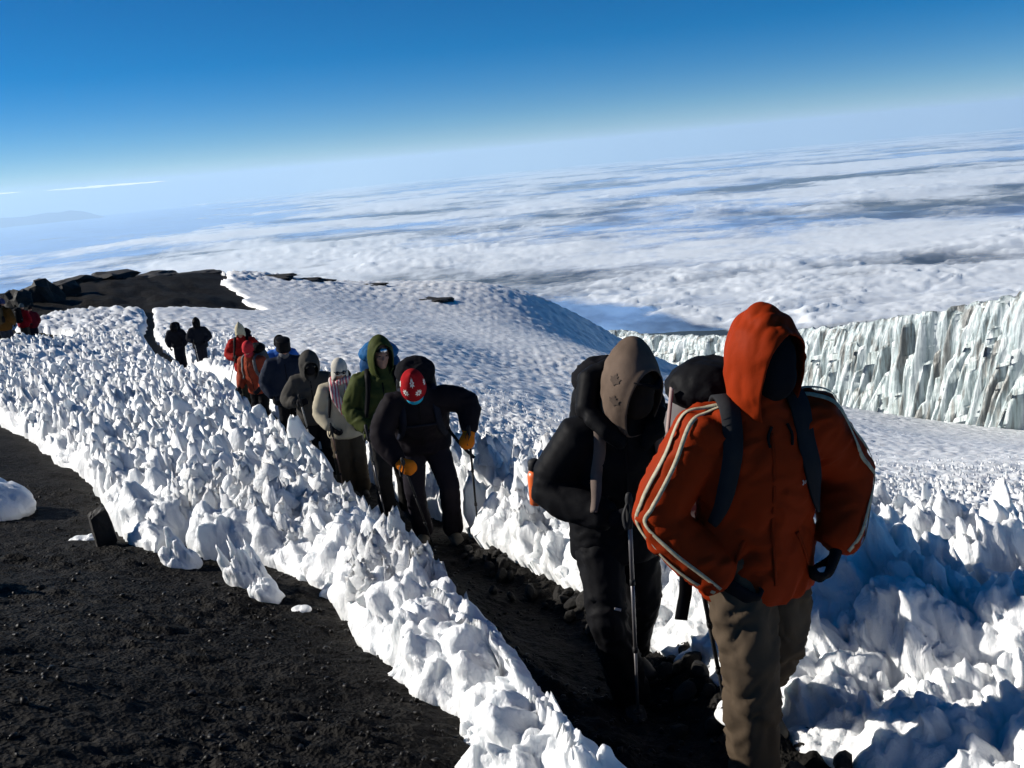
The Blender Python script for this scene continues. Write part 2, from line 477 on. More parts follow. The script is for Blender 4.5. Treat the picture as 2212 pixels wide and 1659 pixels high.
def ice_columns(S, Z, H, q, seed, lo, hi, amp):
    """row of pointed half-round ice pillars"""
    s = S+0.30*q*noise2(S/(3*q), Z/14, seed+50)+0.10*q*noise2(S/q*1.5, Z/3, seed+51)
    i0 = np.floor(s/q).astype(np.int64)
    out = np.zeros(S.shape)
    for k in (-1, 0, 1):
        rv = _V[hsh(i0+k, i0*0+seed)]
        c = (i0+k+0.5+0.5*(rv[..., 0]-0.5))*q
        top = H*(lo+(hi-lo)*rv[..., 1])
        t = np.clip(Z/top, 0, 1)
        half = q*(0.42+0.35*rv[..., 2])*np.sqrt(np.clip(1-t**3, 0, 1))*(1.15-0.4*t)
        d = np.abs(s-c)/(half+1e-4)
        out = np.maximum(out, amp*(0.45+0.55*rv[..., 3])*np.sqrt(np.clip(1-d*d, 0, 1))*(1-0.30*t))
    return out

def ice_wall(name, base, heights, ns, nt, seed, depth, back, label, scale=1.0):
    """fluted ice cliff: base polyline (left to right), heights, then a snow plateau running back"""
    bp = np.array([[b[0], b[1], b[2]] for b in base], float)
    seg = np.r_[0, np.cumsum(np.linalg.norm(np.diff(bp[:, :2], axis=0), axis=1))]
    s = np.linspace(0, seg[-1], ns)
    B = np.stack([np.interp(s, seg, bp[:, k]) for k in range(3)], 1)
    H = np.interp(s, seg, heights)
    # smooth the base line a little
    for _ in range(30):
        B[1:-1, :2] = 0.25*B[:-2, :2]+0.5*B[1:-1, :2]+0.25*B[2:, :2]
    T = np.gradient(B[:, :2], axis=0); T /= np.linalg.norm(T, axis=1)[:, None]
    N = np.stack([T[:, 1], -T[:, 0]], 1)            # towards the viewer
    t = np.linspace(0, 1, nt)
    S, TT = np.meshgrid(s, t)                       # (nt, ns)
    Hs = H[None]*(1+0.05*fbm2(S/6, S*0, seed, 3)+0.03*noise2(S/1.3, S*0, seed+3))
    Z = TT*Hs
    big = 3.6*fbm2(S/16, TT*0.15, seed+1, 3)*depth
    L1 = ice_columns(S, Z, Hs, 1.5*scale, seed+5, 0.95, 1.3, 1.0*scale)
    L2 = ice_columns(S+7, Z, Hs, 1.05*scale, seed+6, 0.40, 1.0, 1.9*scale)
    L3 = ice_columns(S+3, Z, Hs, 0.62*scale, seed+7, 0.18, 0.72, 2.6*scale)
    L4 = ice_columns(S+5, Z, Hs, 0.45*scale, seed+8, 0.08, 0.40, 3.1*scale)
    hollow = sstep(0.10, 0.45, fbm2(S/9, Z/45+seed, seed+40, 3))
    out = big + np.maximum(np.maximum(L1, L2), np.maximum(L3, L4))*depth*0.75*(1-0.5*hollow) - 3.2*hollow*scale*np.sin(np.pi*np.clip(TT, 0, 1))**0.5
    lean = -TT*Hs*0.12 - 0.9*TT**8*scale + 0.10*fbm2(S/0.6, Z/0.9, seed+11, 3)*scale
    o = out+lean
    X = B[None, :, 0]+N[None, :, 0]*o; Y = B[None, :, 1]+N[None, :, 1]*o
    Zw = B[None, :, 2]-0.8+Z*(1+0.06)
    rows = [np.stack([X, Y, Zw], -1)]
    # plateau
    nb = 40
    k = np.linspace(0, 1, nb)[1:]
    last = rows[0][-1]
    up = back[1]
    Pl = []
    for a in k:
        dd = back[0]*a*a*0.6+back[0]*a*0.4
        pz = last[:, 2]+up*np.sqrt(a)*1.0+(0.35*fbm2(s/3, s*0+a*20, seed+20, 4)+0.25*np.abs(noise2(s/0.8, s*0+a*50, seed+21)))*scale
        Pl.append(np.stack([last[:, 0]-N[:, 0]*dd, last[:, 1]-N[:, 1]*dd, pz], -1))
    G = np.concatenate([rows[0], np.array(Pl)], 0)
    f = grid_faces(G.shape[0], ns)
    return tag(link(name, npmesh(name, G.reshape(-1, 3), f), M_ICE), label, kind='structure')

_b = [at(1640, 850, 166), at(1700, 868, 154), at(1800, 889, 140), at(2000, 912, 122), at(2212, 938, 108), at(2500, 970, 95), at(2900, 1000, 86)]
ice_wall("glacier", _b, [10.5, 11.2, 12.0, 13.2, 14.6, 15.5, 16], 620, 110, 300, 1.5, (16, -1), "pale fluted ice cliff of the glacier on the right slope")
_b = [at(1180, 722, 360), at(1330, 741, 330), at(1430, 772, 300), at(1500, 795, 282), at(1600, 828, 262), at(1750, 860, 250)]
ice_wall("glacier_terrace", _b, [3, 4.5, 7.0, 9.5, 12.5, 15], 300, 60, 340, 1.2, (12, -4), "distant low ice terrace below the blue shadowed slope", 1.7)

# ---- lowland far beneath, with the earth's curve
RE = 6.371e6
def curve(r): return r*r/(2*RE)
rs = np.geomspace(380, 130000, 170)
gx, gy = polar(-75, 75, 220, rs)
r_ = np.hypot(gx, gy)
lz = np.interp(np.log(r_), np.log([380, 1000, 3000, 7000, 12000, 30000, 140000]), [-125, -330, -900, -1650, -2150, -2500, -2500])
lz = lz + 60*fbm2(gx/1500, gy/1500, 400, 5)*sstep(800, 4000, r_) - curve(r_)
M_LOW = mat("forest_haze_tint", (0.012, 0.024, 0.030), 0.95, 0.05, None, (0.0012, 0.4))  # blue of the distant haze is mixed into the forest's base colour
tag(link("lowland", npmesh("lowland", np.stack([gx.ravel(), gy.ravel(), lz.ravel()], 1), grid_faces(*gx.shape)[:, ::-1]), M_LOW),
    "dark forested lower slopes far below the clouds", kind='structure')

# ---- far blue mountains on the left horizon
def far_mountain(az0, az1, r, prof, name, label):
    az = np.radians(np.linspace(az0, az1, 90))
    tt = np.linspace(0, 1, 90)
    top = np.interp(tt, [p[0] for p in prof], [p[1] for p in prof])*r/78000
    top = top + 45*fbm2(tt*14, tt*0, 410, 4)*np.sin(np.pi*tt)
    rows = []
    for k, (dr, hh) in enumerate([(-9000, 0), (-6000, 0.22), (-3000, 0.58), (-1200, 0.85), (0, 1.0), (2500, 0.7), (7000, 0)]):
        rr = r+dr+500*fbm2(tt*9, tt*0+k*3, 411, 3)
        z = -3600+(top+3600)*hh
        rows.append(np.stack([np.sin(az)*rr, np.cos(az)*rr, z], -1))
    G = np.array(rows)
    return tag(link(name, npmesh(name, G.reshape(-1, 3), grid_faces(len(rows), 90)[:, ::-1]), M_LOW), label, kind='structure')
far_mountain(-45, -20.3, 104000, [(0, -2300), (0.35, -1700), (0.6, -1500), (0.775, -1420), (0.82, -1480), (0.862, -1370), (0.885, -1440), (0.907, -1350), (0.935, -1560), (0.96, -1900), (1, -2400)], "hills",
             "faint blue mountain outline on the left horizon")

# ---- the sea of clouds
rs = 1500/np.tan(np.radians(np.concatenate([np.linspace(17.5, 2.0, 290), np.linspace(2.0, 0.62, 80)[1:]])))
gx, gy = polar(-35, 35, 500, rs)
r_ = np.hypot(gx, gy)
wx, wy = gx+500*fbm2(gx/2600, gy/2600, 420, 3), gy+500*fbm2(gx/2600+7, gy/2600, 421, 3)
fine = 1-sstep(14000, 32000, r_)
cell = (spikes(wx, wy, 330, 422, 1.5, 2.0, 0.6)*0.6+0.4*spikes(wx, wy, 170, 429, 1.4, 2.0, 0.6))*fine
cell2 = spikes(wx, wy, 900, 423, 1.8, 2.0, 0.5)
cell3 = spikes(wx, wy, 2600, 424, 2.2, 2.0, 0.5)
bank = fbm2(gx/8000, gy/6200, 425, 5)
puff = sstep(-0.35, 0.3, fbm2(gx/5000+3, gy/3000, 430, 3))
cz = -1560 + 55*cell*puff + 85*cell2*puff*(1-0.6*sstep(15000, 40000, r_)) + 120*cell3*sstep(9000, 26000, r_) + 110*bank + 8*fbm2(gx/140, gy/140, 426, 3)*fine
cz = cz - curve(r_)
cov = bank + 0.40*fbm2(gx/2600, gy/2300, 427, 4) + 0.30*(cell2-0.4) + 0.28*(cell-0.3*fine)
# the sheet starts some 7 km out; thinner far left
azd = np.degrees(np.arctan2(gx, gy))
start = np.interp(azd, [-36, -4, 3, 9, 12, 15, 36], [11000, 11500, 9700, 8600, 7700, 6200, 5600])
cov = cov + 0.36 - 1.7*(1-sstep(-700, 700, r_-start+700*fbm2(gx/1500, gy/1500, 428, 4)))
far_left = sstep(-8, -22, azd)*sstep(26000, 40000, r_)
cov = cov - 0.9*far_left
cm = npmesh("cloud_sea", np.stack([gx.ravel(), gy.ravel(), cz.ravel()], 1), grid_faces(*gx.shape))
at_ = cm.attributes.new("cover", 'FLOAT', 'POINT'); at_.data.foreach_set('value', cov.ravel().astype(np.float32))
def cloud_material():
    m = bpy.data.materials.new("cloud"); m.use_nodes = True
    n, l = m.node_tree.nodes, m.node_tree.links
    n.clear()
    o = n.new('ShaderNodeOutputMaterial')
    d = n.new('ShaderNodeBsdfDiffuse'); d.inputs['Color'].default_value = (0.80, 0.84, 0.88, 1)
    tl = n.new('ShaderNodeBsdfGlossy'); tl.inputs['Color'].default_value = (0.95, 0.94, 0.92, 1); tl.inputs['Roughness'].default_value = 0.72
    ms = n.new('ShaderNodeMixShader'); ms.inputs[0].default_value = 0.42
    tr = n.new('ShaderNodeBsdfTransparent')
    mx = n.new('ShaderNodeMixShader')
    a = n.new('ShaderNodeAttribute'); a.attribute_name = "cover"
    tc = n.new('ShaderNodeTexCoord')
    t = n.new('ShaderNodeTexNoise'); t.inputs['Scale'].default_value = 0.0016; t.inputs['Detail'].default_value = 7; t.inputs['Roughness'].default_value = 0.6
    l.new(tc.outputs['Object'], t.inputs['Vector'])
    ad = n.new('ShaderNodeMath'); ad.operation = 'MULTIPLY_ADD'; ad.inputs[1].default_value = 0.9; 
    sb = n.new('ShaderNodeMath'); sb.operation = 'SUBTRACT'; sb.inputs[1].default_value = 0.5
    l.new(t.outputs[0], sb.inputs[0]); l.new(sb.outputs[0], ad.inputs[0]); l.new(a.outputs['Fac'], ad.inputs[2])
    r = n.new('ShaderNodeMapRange'); r.interpolation_type = 'SMOOTHSTEP'
    r.inputs['From Min'].default_value = 0.0; r.inputs['From Max'].default_value = 0.62
    l.new(ad.outputs[0], r.inputs[0])
    b = n.new('ShaderNodeTexNoise'); b.inputs['Scale'].default_value = 0.006; b.inputs['Detail'].default_value = 8
    l.new(tc.outputs['Object'], b.inputs['Vector'])
    u = n.new('ShaderNodeBump'); u.inputs['Strength'].default_value = 0.2; u.inputs['Distance'].default_value = 50
    l.new(b.outputs[0], u.inputs['Height']); l.new(u.outputs[0], d.inputs['Normal'])
    l.new(d.outputs[0], ms.inputs[1]); l.new(tl.outputs[0], ms.inputs[2])
    l.new(r.outputs[0], mx.inputs[0]); l.new(tr.outputs[0], mx.inputs[1]); l.new(ms.outputs[0], mx.inputs[2])
    l.new(mx.outputs[0], o.inputs['Surface'])
    return m
M_CLOUD = cloud_material()
tag(link("cloud_sea", cm, M_CLOUD), "white sea of clouds spread far below the mountain", kind='stuff')

# ---- low stratus under the cloud gaps, blue of shaded haze painted into its colour
rs2 = np.geomspace(9000, 128000, 60)
hx, hy = polar(-60, 60, 90, rs2)
r2 = np.hypot(hx, hy)
hz = -1900-curve(r2)+60*fbm2(hx/6000, hy/6000, 450, 3)-260*(1-sstep(9500, 12500, r2+1500*fbm2(hx/2500, hy/2500, 451, 3)))
M_STRATUS = mat("stratus_haze_blue", (0.22, 0.40, 0.72), 1.0, 0.0, None, (0.0004, 0.15))
tag(link("low_clouds", npmesh("low_clouds", np.stack([hx.ravel(), hy.ravel(), hz.ravel()], 1), grid_faces(*hx.shape)[:, ::-1]), M_STRATUS),
    "smooth lower cloud layer tinted haze blue in the gaps of the cloud sea", kind='stuff')

# ---- thin streak of cloud above the left horizon, some 60 km away
def streak(px0, py0, px1, py1, r, thick, name, label, seed):
    a, b = at(px0, py0, r*1.25), at(px1, py1, r*0.85)
    nu, nv = 90, 14
    u = np.linspace(0, 1, nu)
    V = np.zeros((nu, nv, 3))
    ax = np.array(b-a); fw = np.array((a+b)/2); fw[2] = 0; fw /= np.linalg.norm(fw)
    w = np.sin(np.pi*u)**0.6*(0.75+0.5*fbm2(u*9, u*0, seed, 3))
    for j in range(nv):
        th = 2*np.pi*j/nv
        V[:, j] = np.array(a)[None]+u[:, None]*ax[None]+fw[None]*(w*(np.cos(th)*thick*0.5+np.sin(th)*thick*1.2))[:, None]+np.array([0, 0, 1])[None]*(w*np.sin(th)*thick+thick*0.5*fbm2(u*14, u*0+3*j, seed+2, 3))[:, None]
    f = []
    for i in range(nu-1):
        for j in range(nv):
            f.append([i*nv+j, i*nv+(j+1) % nv, (i+1)*nv+(j+1) % nv, (i+1)*nv+j])
    m = npmesh(name, V.reshape(-1, 3), np.array(f))
    return tag(link(name, m, M_STREAK), label, "cloud")
M_STREAK = bpy.data.materials.new("streak_cloud"); M_STREAK.use_nodes = True
n, l = M_STREAK.node_tree.nodes, M_STREAK.node_tree.links
n.clear()
_o = n.new('ShaderNodeOutputMaterial'); _d = n.new('ShaderNodeBsdfDiffuse'); _t = n.new('ShaderNodeBsdfTranslucent'); _m = n.new('ShaderNodeMixShader')
_d.inputs[0].default_value = _t.inputs[0].default_value = (0.97, 0.97, 0.97, 1); _m.inputs[0].default_value = 0.15
l.new(_d.outputs[0], _m.inputs[1]); l.new(_t.outputs[0], _m.inputs[2]); l.new(_m.outputs[0], _o.inputs[0])
streak(98, 412, 362, 391, 60000, 75, "cloud_streak", "thin white streak of cloud above the left horizon", 440)
streak(-80, 424, 45, 415, 62000, 45, "cloud_streak", "faint short cloud streak at the left edge above the horizon", 441)

# ---- haze: the air over the lowland
hb = bmesh.new(); bmesh.ops.create_cube(hb, size=1.0)
for v in hb.verts:
    v.co = Vector((v.co.x*330000, v.co.y*330000, -4600 if v.co.z < 0 else 380.0))
hm = bpy.data.meshes.new("haze"); hb.to_mesh(hm); hb.free()
M_HAZE = bpy.data.materials.new("haze"); M_HAZE.use_nodes = True
n, l = M_HAZE.node_tree.nodes, M_HAZE.node_tree.links
n.clear()
o = n.new('ShaderNodeOutputMaterial')
pv = n.new('ShaderNodeVolumePrincipled')
pv.inputs['Color'].default_value = (0.58, 0.80, 1.0, 1)
pv.inputs['Density'].default_value = 1.8e-5
pv.inputs['Anisotropy'].default_value = 0.25
l.new(pv.outputs[0], o.inputs['Volume'])
tag(link("haze", hm, M_HAZE, smooth=False), "blue haze in the air over the lowland", kind='stuff')
# ================================================================== ROCKS, LOOSE SNOW, GRAVEL
def rock_mesh(name, seed, sub=2, dims=(1, 1, 1), cuts=9, rough=0.06, soft=False):
    rg = np.random.default_rng(seed)
    bm = bmesh.new(); bmesh.ops.create_icosphere(bm, subdivisions=sub, radius=1.0)
    v = np.array([x.co[:] for x in bm.verts])
    nrm = rg.normal(size=(cuts, 3)); nrm /= np.linalg.norm(nrm, axis=1)[:, None]
    dd = rg.uniform(0.55, 0.95, cuts)
    proj = v@nrm.T
    k = np.where(proj > 1e-3, dd[None]/np.maximum(proj, 1e-3), 9).min(1)
    v = v*np.minimum(k, 1.0)[:, None]
    o = rg.uniform(0, 50, 3)
    nn = noise3(v[:, 0]*2.2+o[0], v[:, 1]*2.2+o[1], v[:, 2]*2.2+o[2])+0.5*noise3(v[:, 0]*5+o[1], v[:, 1]*5+o[2], v[:, 2]*5+o[0])
    v = v*(1+rough*nn)[:, None]*np.array(dims)[None]
    for p, c in zip(bm.verts, v): p.co = c
    m = bpy.data.meshes.new(name); bm.to_mesh(m); bm.free()
    return m

def gz1(x, y): return float(ground_z(np.array([x]), np.array([y]))[0])

def block_mesh(name, d):
    bm = bmesh.new(); bmesh.ops.create_cube(bm, size=2.0)
    bmesh.ops.subdivide_edges(bm, edges=bm.edges[:], cuts=7, use_grid_fill=True)
    v = np.array([q.co[:] for q in bm.verts])
    L = np.linalg.norm(v, axis=1)
    v = v*(1-0.20*np.clip(L-1.2, 0, 1))[:, None]
    v[:, 0] *= 1-0.10*v[:, 2]; v[:, 2] += 0.14*v[:, 0]
    nn = noise3(v[:, 0]*1.6, v[:, 1]*1.6, v[:, 2]*1.6)+0.5*noise3(v[:, 0]*4+9, v[:, 1]*4, v[:, 2]*4)
    v = v*(1+0.09*nn)[:, None]*np.array(d)[None]
    for q, c in zip(bm.verts, v): q.co = c
    m = bpy.data.meshes.new(name); bm.to_mesh(m); bm.free()
    return m
# standing stone at the snow edge
st = link("stone", block_mesh("stone", (0.07, 0.06, 0.145)), M_ROCK, smooth=False)
st.location = (-3.02, 6.78, gz1(-3.02, 6.78)+0.12); st.rotation_euler = (0.05, -0.12, 0.5)
tag(st, "dark upright stone block leaning at the snow edge", "stone")

# rubble along the right-hand side of the track: every stone its own object
RUB = [rock_mesh("rubble_stone", 20+i, 2, (1, RNG.uniform(0.6, 0.95), RNG.uniform(0.5, 0.85)), 8, 0.08) for i in range(8)]
for m in RUB: m.materials.append(M_ROCK)
trp = np.array(TR_R)
ys = []
n_big = 0
for i in range(130):
    y = RNG.uniform(2.6, 7.6); x = np.interp(y, trp[:, 1], trp[:, 0]) + RNG.normal(-0.12, 0.13)
    s = 0.014+0.055*RNG.random()**2.5
    if i < 22: s = RNG.uniform(0.05, 0.085)
    o = bpy.data.objects.new("rubble_stone", RUB[i % 8]); COL.objects.link(o)
    b = 0.03
    o.location = (x, y, gz1(x, y)+s*0.3+b*RNG.random()); o.scale = (s, s, s); o.rotation_euler = RNG.uniform(0, 6.28, 3)
    where = "beside the walking orange figure" if y < 3.7 else "behind the tan hooded walker's legs" if y < 4.7 else "on the bank behind the tan hooded walker" if y < 5.8 else "just in front of the bent walker" if y < 6.8 else "by the bent walker's boots"
    tag(o, ("large angular" if s > 0.05 else "middling" if s > 0.03 else "small")+" dark lava stone in the rubble "+where, "stone", "rubble stones along the track")

# boulders on the dark ridge at the far left, and low outcrops along the crest
def boulder(x, y, dims, seed, label, dz=0.3):
    o = link("boulder", rock_mesh("boulder", seed, 3, dims, 12, 0.30), M_ROCK, smooth=False)
    o.location = (x, y, gz1(x, y)+dims[2]*dz); o.rotation_euler = (0, 0, seed*1.3)
    tag(o, label, "boulder", "boulders on the dark ridge")
for (px, py, r, w, h, lab) in [(48, 655, 66, 1.1, 1.1, "squat dark boulder at the left end of the black ridge"),
                               (92, 650, 70, 1.6, 1.6, "tall dark boulder topping the left part of the black ridge"),
                               (125, 640, 74, 1.8, 1.2, "black boulder just right of the tallest one on the ridge"),
                               (165, 612, 86, 2.6, 0.7, "flat boulder on the skyline of the black ridge"),
                               (238, 604, 90, 3.0, 0.7, "rounded boulder at the top of the black ridge skyline"),
                               (330, 603, 92, 3.2, 0.45, "low boulder near the right end of the ridge skyline"),
                               (415, 604, 94, 3.0, 0.4, "low boulder where the ridge skyline meets snow")]:
    p = at(px, py, r); boulder(p.x, p.y, (w, w*0.8, h), int(px), lab, 0.12)
for (px, py, r, w, h, lab) in [(560, 614, 90, 4.2, 0.2, "long low rock strip on the snowy crest beside the ridge"),
                               (640, 624, 91, 3.4, 0.2, "low rock strip on the snowy crest, right of a longer one"),
                               (790, 636, 92, 2.2, 0.1, "small rock patch at the middle of the snowy crest"),
                               (930, 655, 84, 2.6, 0.15, "dark rock patch on the snow slope right of the crest")]:
    p = at(px, py, r)
    o = link("outcrop", rock_mesh("outcrop", int(px), 3, (w, w*0.5, h+0.30), 10, 0.45), M_ROCK, smooth=False)
    o.location = (p.x, p.y, float(base_z(np.array([p.x]), np.array([p.y]))[0])+0.02)
    tag(o, lab, "rock")
# unseen rock added left of the frame to shade the path's edge
o = link("outcrop", rock_mesh("outcrop", 77, 4, (0.75, 1.2, 1.25), 14, 0.2), M_ROCK, smooth=False)
o.location = (-4.75, 3.3, gz1(-4.75, 3.3)+0.05)
tag(o, "unseen dark rock added left of the frame to shade the path", "rock")

# loose snow on the ash
def snow_lump(x, y, dims, seed, label, amp=0.5, name="snow_lump"):
    bm = bmesh.new(); bmesh.ops.create_icosphere(bm, subdivisions=5, radius=1.0)
    v = np.array([q.co[:] for q in bm.verts])
    o0 = seed*7.7
    w = v*np.array(dims)
    sp = spikes(w[:, 0]+o0, w[:, 1], max(0.07, dims[0]*0.55), seed, 1.2, 1.1, 0.35)
    w[:, 2] = np.where(w[:, 2] > 0, w[:, 2]*(0.45+1.3*amp*sp), w[:, 2]*0.5)
    nn = noise3(w[:, 0]/0.06+o0, w[:, 1]/0.06, w[:, 2]/0.06)
    n2 = noise3(w[:, 0]/0.17+o0, w[:, 1]/0.17, w[:, 2]/0.25)
    w = w+v*(0.016*nn+0.12*min(dims)*n2)[:, None]
    w[:, 0] -= 0.25*np.maximum(w[:, 2], 0)
    for p, c in zip(bm.verts, w): p.co = c
    m = bpy.data.meshes.new(name); bm.to_mesh(m); bm.free()
    o = link(name, m, M_SNOW)
    o.location = (x, y, gz1(x, y))
    return tag(o, label, "snow lump")
snow_lump(-4.75, 8.2, (0.52, 0.5, 0.42), 501, "rounded snow mound standing alone on the ash at the left", 0.35)
snow_lump(-3.02, 4.9, (0.17, 0.25, 0.22), 502, "small snow mound cut off by the left edge", 0.4)
snow_lump(-2.22, 6.02, (0.12, 0.10, 0.17), 503, "spiky little snow lump at the foot of the blades", 1.0)
snow_lump(-1.62, 5.42, (0.13, 0.12, 0.24), 504, "tall spiky snow lump standing out on the ash", 1.0)
snow_lump(-1.45, 5.10, (0.09, 0.08, 0.13), 505, "small pointed snow lump in front of the tall one", 0.9)
snow_lump(-1.23, 4.93, (0.055, 0.04, 0.035), 506, "fist sized snow chunk lying on the bare ash", 0.4)
snow_lump(-3.28, 7.05, (0.12, 0.06, 0.05), 507, "flat slab of snow lying beside the upright stone", 0.4)
snow_lump(-1.05, 5.35, (0.17, 0.15, 0.2), 508, "round snow lump at the ridge foot near the middle", 0.5)
snow_lump(1.02, 4.15, (0.2, 0.17, 0.2), 509, "rounded snow block on the rubble behind the walking pole", 0.4)
snow_lump(0.86, 3.78, (0.13, 0.1, 0.08), 510, "snow cap lying on the black rubble", 0.3)

# cinder gravel strewn over the ash: uncountable
def scatter_mesh(name, pts, sizes, sub, seed, flat=0.7):
    rg = np.random.default_rng(seed)
    bm = bmesh.new(); bmesh.ops.create_icosphere(bm, subdivisions=sub, radius=1.0)
    v0 = np.array([q.co[:] for q in bm.verts]); f0 = np.array([[l.index for l in q.verts] for q in bm.faces]); bm.free()
    n = len(pts)
    j = 1+rg.uniform(-0.55, 0.35, (n, len(v0), 1))
    a = rg.uniform(0, 6.28, n); ca, sa = np.cos(a), np.sin(a)
    sc = np.stack([np.ones(n), rg.uniform(0.6, 1, n), rg.uniform(0.4, 0.9, n)], 1)*sizes[:, None]
    V = v0[None]*j*sc[:, None, :]
    X = V[..., 0]*ca[:, None]-V[..., 1]*sa[:, None]; Y = V[..., 0]*sa[:, None]+V[..., 1]*ca[:, None]
    V = np.stack([X, Y, V[..., 2]], -1)+pts[:, None, :]
    F = f0[None]+(np.arange(n)*len(v0))[:, None, None]
    return npmesh(name, V.reshape(-1, 3), F.reshape(-1, 3))
N = 11500
az = np.radians(RNG.uniform(-36, 16, N)); r = 2.2+9*RNG.random(N)**1.8
px, py = np.sin(az)*r, np.cos(az)*r
d_, _, _ = snow_cover(px, py)
ok = d_ < 0.02
px, py = px[ok], py[ok]
dens = fbm2(px/0.6, py/0.6, 70, 3) + 0.5*sstep(-0.7, -0.1, d_[ok])
keep = dens+RNG.random(len(px))*0.9 > 0.42
px, py = px[keep], py[keep]
sz_ = 0.003+0.018*RNG.random(len(px))**4
pz = ground_z(px, py)+sz_*0.25
M_GRAVEL = mat("cinder", (0.012, 0.011, 0.010), 0.5, 0.12, None, (30, 0.7))
g = link("gravel", scatter_mesh("gravel", np.stack([px, py, pz], 1), sz_, 1, 9), M_GRAVEL, ground, smooth=False)
tag(g, kind='stuff')

# ---- free-standing snow blades: 300 nearest as parts of the snow field, the rest as one mass
def blade_mesh(seed, nr=7, ns=9):
    rg = np.random.default_rng(seed)
    rows = []
    lean = rg.normal(0, 0.08, 2)+np.array([-0.16, 0.0])
    for k in range(nr):
        t = k/(nr-1)
        w = 1.0-0.62*t**1.4
        a = np.linspace(0, 2*np.pi, ns, endpoint=False)
        rad = w*(0.34+0.10*rg.random(ns)+0.05*np.sin(3*a+rg.uniform(0, 6)))
        x = rad*np.cos(a)*1.3+lean[0]*t+0.06*rg.normal()
        y = rad*np.sin(a)*0.55*(1-0.5*t)+lean[1]*t
        rows.append(np.stack([x, y, np.full(ns, t)+(0.03+0.12*t**3)*rg.normal(size=ns)*(k > 0)], -1))
    V = np.concatenate(rows+[np.array([[lean[0]-0.1, lean[1], 1.0]])])
    F = []
    for k in range(nr-1):
        for i in range(ns):
            F.append([k*ns+i, k*ns+(i+1) % ns, (k+1)*ns+(i+1) % ns, (k+1)*ns+i])
    top = len(V)-1
    Ft = [[(nr-1)*ns+i, (nr-1)*ns+(i+1) % ns, top, top] for i in range(ns)]
    return V, np.array(F), np.array([f[:3] for f in Ft])
BL = [blade_mesh(600+i) for i in range(12)]
BLM = []
for V, Fq, Ft in BL:
    m = bpy.data.meshes.new("snow_blade")
    m.from_pydata(V.tolist(), [], Fq.tolist()+Ft.tolist()); m.update()
    m.polygons.foreach_set('use_smooth', np.ones(len(m.polygons), bool))
    m.materials.append(M_SNOW); BLM.append(m)
N = 9000
az = np.radians(RNG.uniform(-33, 4, N)); r = 4.6+42*RNG.random(N)**1.6
px, py = np.sin(az)*r, np.cos(az)*r
d_, dA_, dT_ = snow_cover(px, py)
ok = (d_ > 0.10) & ((px < crest_x(py)) | (dT_ < 1.6+0.05*r)) & (noise2(px/0.8, py/0.8, 90) > -0.25)
px, py, r = px[ok], py[ok], r[ok]
bx, by, bz_, _ = snow_z(px, py)
hgt = RNG.uniform(0.07, 0.20, len(px))*(0.75+0.25*sstep(6, 10, r))*(1+0.3*noise2(px/1.5, py/1.5, 91))
order = np.argsort(r)
for q, i in enumerate(order[:300]):
    o = bpy.data.objects.new("snow_blade", BLM[q % 12]); COL.objects.link(o); o.parent = snow
    w = hgt[i]*RNG.uniform(1.0, 1.6)
    o.location = (bx[i], by[i], bz_[i]-0.07); o.scale = (w, w, hgt[i]+0.05); o.rotation_euler = (0, 0, RNG.uniform(-0.7, 0.7)+(3.14 if RNG.random() < 0.3 else 0))
rest = order[300:]
BLL = [blade_mesh(600+i, 4, 6) for i in range(12)]
Vs, Fs, off = [], [], 0
for i in rest:
    V, Fq, Ft = BLL[i % 12]
    a = RNG.uniform(-0.7, 0.7); w = hgt[i]*RNG.uniform(1.0, 1.6)
    # coarse copy: every second ring is enough far away
    X = V[:, 0]*w; Y = V[:, 1]*w
    Vs.append(np.stack([X*math.cos(a)-Y*math.sin(a)+bx[i], X*math.sin(a)+Y*math.cos(a)+by[i], V[:, 2]*(hgt[i]+0.05)+bz_[i]-0.07], 1))
    T = np.concatenate([Fq[:, [0, 1, 2]], Fq[:, [0, 2, 3]], Ft]); Fs.append(T+off); off += len(V)
# fine crust of low blades over the open slope to the right of the track
N = 30000
az = np.radians(RNG.uniform(-16, 31, N)); rr_ = 6.5*4.6**RNG.random(N)
px, py = np.sin(az)*rr_, np.cos(az)*rr_
d_, dA_, dT_ = snow_cover(px, py)
ok = (d_ > 0.15) & (px > crest_x(py)+0.6) & (noise2(px/2.5, py/2.5, 92)+0.8*(RNG.random(N)-0.5) > -0.05)
px, py, rr_ = px[ok][:5200], py[ok][:5200], rr_[ok][:5200]
qx, qy, qz, _ = snow_z(px, py)
for i in range(len(px)):
    V, Fq, Ft = BLL[i % 12]
    h_ = RNG.uniform(0.03, 0.10)*(1.15-0.025*rr_[i]); w = h_*RNG.uniform(1.0, 2.0); a = RNG.uniform(-0.8, 0.8)
    X = V[:, 0]*w; Y = V[:, 1]*w
    Vs.append(np.stack([X*math.cos(a)-Y*math.sin(a)+qx[i], X*math.sin(a)+Y*math.cos(a)+qy[i], V[:, 2]*(h_+0.04)+qz[i]-0.04], 1))
    T = np.concatenate([Fq[:, [0, 1, 2]], Fq[:, [0, 2, 3]], Ft]); Fs.append(T+off); off += len(V)
sb = link("snow_blades", npmesh("snow_blades", np.concatenate(Vs), np.concatenate(Fs)), M_SNOW, snow)
sb['kind'] = 'stuff'
# ================================================================== PEOPLE
from mathutils.bvhtree import BVHTree
V3 = lambda *a: np.array(a, float)

